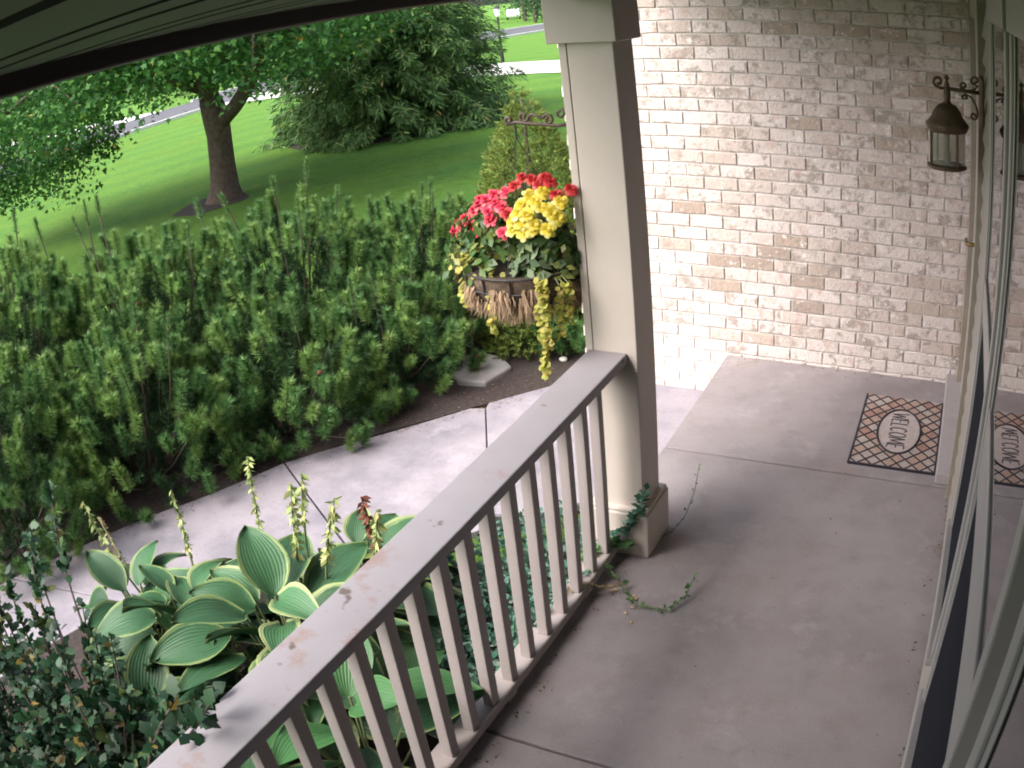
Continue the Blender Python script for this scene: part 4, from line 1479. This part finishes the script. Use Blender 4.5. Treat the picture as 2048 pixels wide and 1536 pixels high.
for tip, root in (((-1.62, -3.28, .56), (-1.45, -3.5, -.26)), ((-1.75, -3.40, .42), (-1.5, -3.6, -.26)), ((-1.55, -3.5, .48), (-1.3, -3.75, -.26)), ((-1.35, -3.75, .5), (-1.1, -3.9, -.26)), ((.40, -4.03, .95), (-.25, -4.2, -.2)), ((.35, -3.98, .93), (-.25, -4.15, -.2)), ((.43, -4.08, .97), (-.2, -4.25, -.2)), ((.24, -4.02, .88), (-.3, -4.2, -.2))):
    B_ = bez(root, (np.array(root) + np.array(tip)) / 2 + np.array([-.05, 0, .18]), tip, 7)
    bst.tube([tuple(q) for q in B_], [.007, .006, .005, .0045, .004, .003, .002], 5)
    m = 44
    tt = rng.uniform(.45, 1.0, m)
    LP.append(np.stack([np.interp(tt * 6, np.arange(7), B_[:, i]) for i in range(3)], 1))
    LD.append(unit(B_[-1] - B_[-3])[None] * .5 + rng.normal(size=(m, 3)) * .55)
    LS.append(rng.uniform(.04, .07, m))
P, D, S = np.concatenate(LP), np.concatenate(LD), np.concatenate(LS)
LOB = np.array([(0, 0, 0), (.18, .12, .02), (.30, .33, .03), (.46, .20, .02), (.62, .30, .0), (.80, .17, -.02), (.98, 0, -.08), (.80, -.17, -.02), (.62, -.30, 0), (.46, -.20, .02), (.30, -.33, .03), (.18, -.12, .02)], float)
LOBF = np.array([(0, 11, 1), (1, 11, 3), (1, 3, 2), (11, 10, 9), (11, 9, 3), (3, 9, 5), (3, 5, 4), (9, 8, 7), (9, 7, 5), (5, 7, 6)])
Nn = unit(np.array([[0.1, -.2, 1.0]]) + rng.normal(size=P.shape) * .45)
V, F = leaf_cloud(P, D, Nn, S, LOB, LOBF)
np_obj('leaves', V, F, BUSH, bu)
tag(bst.build('stems', simple('bush_stems', (.07, .05, .045), .9), bu), kind='stuff')

# ------------------------------------------------------------------ ground cover and vines
n = 5200
x = rng.uniform(-.30, .345, n)
y = rng.uniform(-3.1, -1.72, n)
ok = (x > -.25 - (y + 2.0) * -.25 + .05 * np.sin(y * 9)) & (x > -.35 + .35 * np.clip(y + 2.0, 0, 1) * 2)
x, y = x[ok], y[ok]
n = len(x)
zc = -.24 + (.20 + .05 * np.sin(x * 14) * np.cos(y * 11)) * rng.random(n) ** .45 + .06 * np.clip((x - .1) / .2, 0, 1)
P = np.stack([x, y, zc], 1)
Nn = unit(np.array([[0, 0, 1.0]]) + rng.normal(size=(n, 3)) * .5)
V, F = leaf_cloud(P, rng.normal(size=(n, 3)) + np.array([[0, 0, .2]]), Nn, rng.uniform(.022, .042, n), LEAF_T * np.array([1, 1.1, 1]), LEAF_F)
tag(np_obj('ground_cover', V, F, COVER), 'blue green ground cover with small leaves behind the balusters', 'ground cover', kind='stuff')


def vine(name, label, pts, seed, sz=(.018, .032), dens=70, mats=COVER, both=True):
    g = np.random.default_rng(seed)
    L = float(np.sum(np.linalg.norm(np.diff(np.array(pts), axis=0), axis=1)))
    m = max(6, int(L * dens))
    q = sampled(pts, m)
    q += g.normal(size=q.shape) * .004
    t = empty(name, pts[0], label, 'vine')
    MB().tube([tuple(p_) for p_ in sampled(pts, 14)], .0022, 5).build('stem', GSTEM, t)
    P = np.repeat(q, 2, 0)
    D = g.normal(size=P.shape)
    D[:, 2] = np.abs(D[:, 2]) * .35
    Nn = unit(np.array([[0, -.1, 1.0]]) + g.normal(size=P.shape) * .4)
    V, F = leaf_cloud(P, D, Nn, g.uniform(sz[0], sz[1], len(P)), LEAF_T, LEAF_F)
    np_obj('leaves', V, F, mats, t)


GRN = leafmat('vine_leaves', [(0, (.05, .14, .05)), (1, (.12, .24, .08))], .25, .5)
vine('trailing_vine', 'curved green vine tendril lying on the porch slab', [(.36, -2.2, .08), (.46, -2.20, .06), (.54, -2.25, .02), (.63, -2.335, .012), (.75, -2.33, .012), (.80, -2.25, .02), (.805, -2.15, .05)], 1, (.015, .028), 60, GRN)
vine('trailing_vine', 'short vine sprig rising from the slab beside the column base', [(.56, -1.90, .02), (.60, -1.86, .02), (.62, -1.74, .03), (.605, -1.56, .05), (.575, -1.40, .09)], 2, (.008, .016), 40)
vine('climbing_vine', 'leafy vine climbing over the base of the column', [(.33, -2.16, .02), (.40, -2.06, .09), (.47, -2.045, .13), (.53, -2.04, .22), (.55, -2.02, .32)], 3, (.024, .044), 240)
vine('climbing_vine', 'vine tuft creeping over the bottom rail at the column', [(.33, -2.22, .06), (.38, -2.14, .10), (.44, -2.09, .09), (.50, -2.06, .07)], 4, (.024, .044), 240, GRN)
vine('creeping_vine', 'vine lying along the bottom rail between the last balusters', [(.34, -2.75, .06), (.38, -2.55, .09), (.37, -2.4, .095), (.42, -2.28, .09)], 5, (.016, .03), 75)
vine('creeping_vine', 'pale runner across the bottom rail onto the slab', [(.36, -2.45, .09), (.44, -2.36, .085), (.49, -2.30, .03), (.55, -2.24, .02)], 6, (.014, .026), 60, TAN)
pm = MB()
pm.add([(0, 0, 0), (.011, .008, .004), (.022, 0, .002), (.011, -.008, .005)], [(0, 1, 2, 3)])
pmesh = pm.mesh('fallen_petal', PETALD)
PLAB = ['dry petal on the slab, top one of the short row inside the vine curl', 'dry petal second from the top of the row inside the vine curl', 'dry petal at the bend of the vine tendril', 'dry petal lying apart below the vine tendril',
        'dry petal between the bottom rail and the vine curl', 'dry petal just right of the pale runner tip', 'dry petal touching the edge of the bottom rail', 'dry petal under the vine tendril close to the slab edge']
for k, (px_, py_) in enumerate(((.59, -2.28), (.615, -2.305), (.635, -2.345), (.645, -2.42), (.50, -2.285), (.525, -2.275), (.475, -2.30), (.60, -2.38))):
    tag(link('fallen_petal', pmesh, None, (px_, py_, .004), (0, 0, k * 1.7)), PLAB[k], 'petal', 'dry petals scattered on the slab')

# leaf litter along the bed edges, at the foot of the railing and in the slab's corners
LP = []
for k in range(560):
    i = rng.integers(len(far_e) - 6)
    LP.append((far_e[i][0] + rng.normal() * .02 + rng.exponential(.035), far_e[i][1] + rng.normal() * .03 - rng.exponential(.03), WZ + .003))
for k in range(420):
    i = rng.integers(len(far_e) - 6)
    LP.append((far_e[i][0] - rng.exponential(.12) - .01, far_e[i][1] + rng.exponential(.10) + .01, -.262))
for k in range(120):
    LP.append((.455 + rng.exponential(.03), rng.uniform(-4.2, -2.05), .003))
for k in range(60):
    LP.append((1.79 - rng.exponential(.03), rng.uniform(-4.2, -1.2), .003))
for k in range(70):
    LP.append((rng.uniform(.33, 1.7), -.01 - rng.exponential(.03), .003))
for k in range(30):
    LP.append((rng.uniform(.5, 1.7), rng.uniform(-4.2, -.2), .003))
LP = np.array(LP)
n = len(LP)
V, F = leaf_cloud(LP, rng.normal(size=(n, 3)) * np.array([[1, 1, .1]]), unit(np.array([[0, 0, 1.0]]) + rng.normal(size=(n, 3)) * .2), rng.uniform(.005, .019, n), LEAF_T * np.array([1, .8, 2.0]), LEAF_F)
tag(np_obj('leaf_litter', V, F, leafmat('litter_bits', [(0, (.06, .04, .03)), (.6, (.15, .095, .06)), (1, (.30, .21, .13))], .1, .9)), 'small brown leaf bits scattered along the walk and slab edges', 'leaf litter', kind='stuff')

# ------------------------------------------------------------------ stone, pebble, astilbe
flat_poly('stepping_stone', [(-1.60, -.02), (-1.50, .11), (-1.30, .06), (-1.165, -.06), (-1.19, -.20), (-1.215, -.33), (-1.40, -.36), (-1.58, -.2)], -.29, -.232, STONE, None, .012)
tag(bpy.data.objects['stepping_stone'], 'flat grey stepping stone in dark mulch beside the pines', 'stone')
bm = bmesh.new()
bmesh.ops.create_icosphere(bm, subdivisions=2, radius=.026)
for v in bm.verts:
    v.co = Vector((v.co.x * 1.2, v.co.y * .9, v.co.z * .7)) * (1 + .12 * math.sin(v.co.x * 90))
me = bpy.data.meshes.new('pebble')
bm.to_mesh(me)
bm.free()
me.materials.append(WHITE)
tag(link('pebble', me, None, (-.90, .18, -.255)), 'small white pebble on the dark mulch near the brick corner', 'pebble')
for k, (x, y, z) in enumerate(((-1.41, -.02, .68), (-1.36, -.08, .66), (-1.47, -.05, .60))):
    lab = ('tallest dried tan plume beside the basket', 'dried tan plume closest to the basket', 'lowest dried tan plume beside the mugo pine')[k]
    t = empty('dried_plume', (x - .1, y, -.26), lab, 'dried plant', 'dried plumes among the pines')
    MB().tube([(x - .1, y, -.26), (x - .04, y, .2), (x, y, z)], .003, 5).build('stem', TWIG, t)
    m = 150
    tt = rng.random(m)
    P = np.stack([x - .04 + .04 * tt, y + 0 * tt, z - .28 + .28 * tt], 1)
    D = rng.normal(size=(m, 3)) * .5 + np.array([[0, 0, .8]])
    V, F = leaf_cloud(P, D, rng.normal(size=(m, 3)), (.07 - .05 * tt) * rng.uniform(.6, 1.1, m), LEAF_T * np.array([1, .4, 1]), LEAF_F)
    np_obj('plume', V, F, TAN, t)

# ------------------------------------------------------------------ far: lamp post, car, trees
lp = empty('lamp_post', (-16.45, 27.35, -.475), 'black lamp post with a small lantern beyond the pale driveway', 'lamp post')
MB().tube([(-16.45, 27.35, -.48), (-16.45, 27.35, 0), (-16.45, 27.35, .02), (-16.45, 27.35, 1.55)], [.085, .08, .05, .045], 10).build('post', BLACK, lp)
MB().lathe([(.05, 1.55), (.12, 1.62), (.15, 1.90), (.0, 1.9)], (-16.45, 27.35, 0), 6).build('lantern_glass', simple('frosted_lamp', (.7, .7, .68), .4), lp)
MB().lathe([(.18, 1.905), (.10, 2.0), (.02, 2.06), (0, 2.12)], (-16.45, 27.35, 0), 8).build('lantern_cap', BLACK, lp)

cx, cyy, cz = -55.0, 100, -.46
car = empty('parked_car', (cx, cyy, cz), 'pale car parked far away by the dark trees', 'car')
bd = MB()
profc = [(-2.1, .35), (-2.15, .75), (-1.9, .92), (-1.0, 1.0), (-.35, 1.45), (1.2, 1.48), (1.95, 1.0), (2.15, .9), (2.15, .35)]
n = len(profc)
vv = [(cx + a_, cyy - .88, cz + b_) for a_, b_ in profc] + [(cx + a_, cyy + .88, cz + b_) for a_, b_ in profc]
bd.add(vv, [tuple(range(n)), tuple(reversed(range(n, 2 * n)))] + [(i, n + i, n + (i + 1) % n, (i + 1) % n) for i in range(n)])
car.rotation_euler = (0, 0, R_(118))
bd.build('body', simple('silver_paint', (.6, .6, .62), .3), car, bevel=.06)
for sx in (-1.35, 1.35):
    for sy in (-.82, .82):
        ww = MB()
        ww.tube([(cx + sx, cyy + sy - .1, cz + .33), (cx + sx, cyy + sy + .1, cz + .33)], .33, 16)
        ww.build('wheel', BLACK, car)
for y_ in (-.885, .885):
    q = MB()
    yy0, yy1 = (cyy + y_ - .01, cyy + y_ + .01)
    q.box(cx - .55, cx + 1.5, yy0, yy1, cz + 1.02, cz + 1.38)
    q.build('side_window', GLASS, car)


def far_tree(x, y, h, r, label, mat, name='tree', group='dark trees along the far side', n=2600, zb=-.5, low=.12):
    t = empty(name, (x, y, zb), label, 'tree', group)
    MB().tube([(x, y, zb - .1), (x, y, zb + h * .6)], [max(.08, h * .025), .05], 8).build('trunk', BARK, t)
    k = 26
    cc = rand_dirs(k, rng) * rng.random((k, 1)) ** .4 * .72
    cc[:, 2] = np.abs(cc[:, 2] + .15) * 1.0 - .2
    P = np.repeat(cc, n // k, 0) + rng.normal(size=(k * (n // k), 3)) * .20
    ln_ = np.linalg.norm(P, axis=1, keepdims=True)
    P = P / np.maximum(1, ln_ / 1.0)
    P = P * np.array([r, r, h * (1 - low) / 2]) + np.array([x, y, zb + h * (low + (1 - low) / 2)])
    Nn = unit(rng.normal(size=P.shape) + np.array([[0, 0, .7]]))
    V, F = leaf_cloud(P, rng.normal(size=P.shape), Nn, rng.uniform(.05, .10, len(P)) * max(r, 2.0) * .9, DIA_T, DIA_F)
    np_obj('crown', V, F, mat, t)


for x, y, h, r, lab in ((-40.6, 78, 9, 3.4, 'dark far evergreen beside the column, right of the parked car'), (-47.5, 92, 9, 3.2, 'dark far evergreen between the parked car and the column'), (-60, 113, 12, 7, 'dark far evergreen mass right behind the parked car')):
    far_tree(x, y, h, r, lab, FARLEAF, 'evergreen_tree', 'dark evergreens around the parked car', 3600, -.5, -.25)
far_tree(-44.5, 33.5, 3.0, 2.3, 'small bright green tree beyond the road, seen under the maple branches', BRIGHTLEAF, 'bright_tree', None, 3000, -.5, .05)
spots = [(-46, 86, 11, 5, 'far dark tree directly above the lawn beside the column'), (-40, 95, 12, 6, 'far dark tree nearest the column'), (-56, 80, 12, 6, 'far dark tree left of the parked car'),
         (-66, 100, 14, 7, 'tallest far tree behind the parked car'), (-62, 60, 11, 5.5, 'far dark tree beyond the spruce top'), (-70, 44, 12, 6, 'far dark tree behind the spruce'),
         (-72, 30, 12, 6.5, 'far tree behind the maple crown'), (-66, 17, 11, 6, 'far tree behind the left maple branches'), (-68, 3, 12, 6, 'far tree at the left end of the row'), (-80, 55, 15, 8, 'far tree at the back of the row beyond the road'), (-58, 118, 14, 8, 'farthest dark tree past the parked car'), (-30, 112, 13, 7, 'far dark tree hidden mostly by the column')]
for x, y, h, r, lab in spots:
    far_tree(x, y, h, r, lab, FARLEAF, n=2400, low=.03)
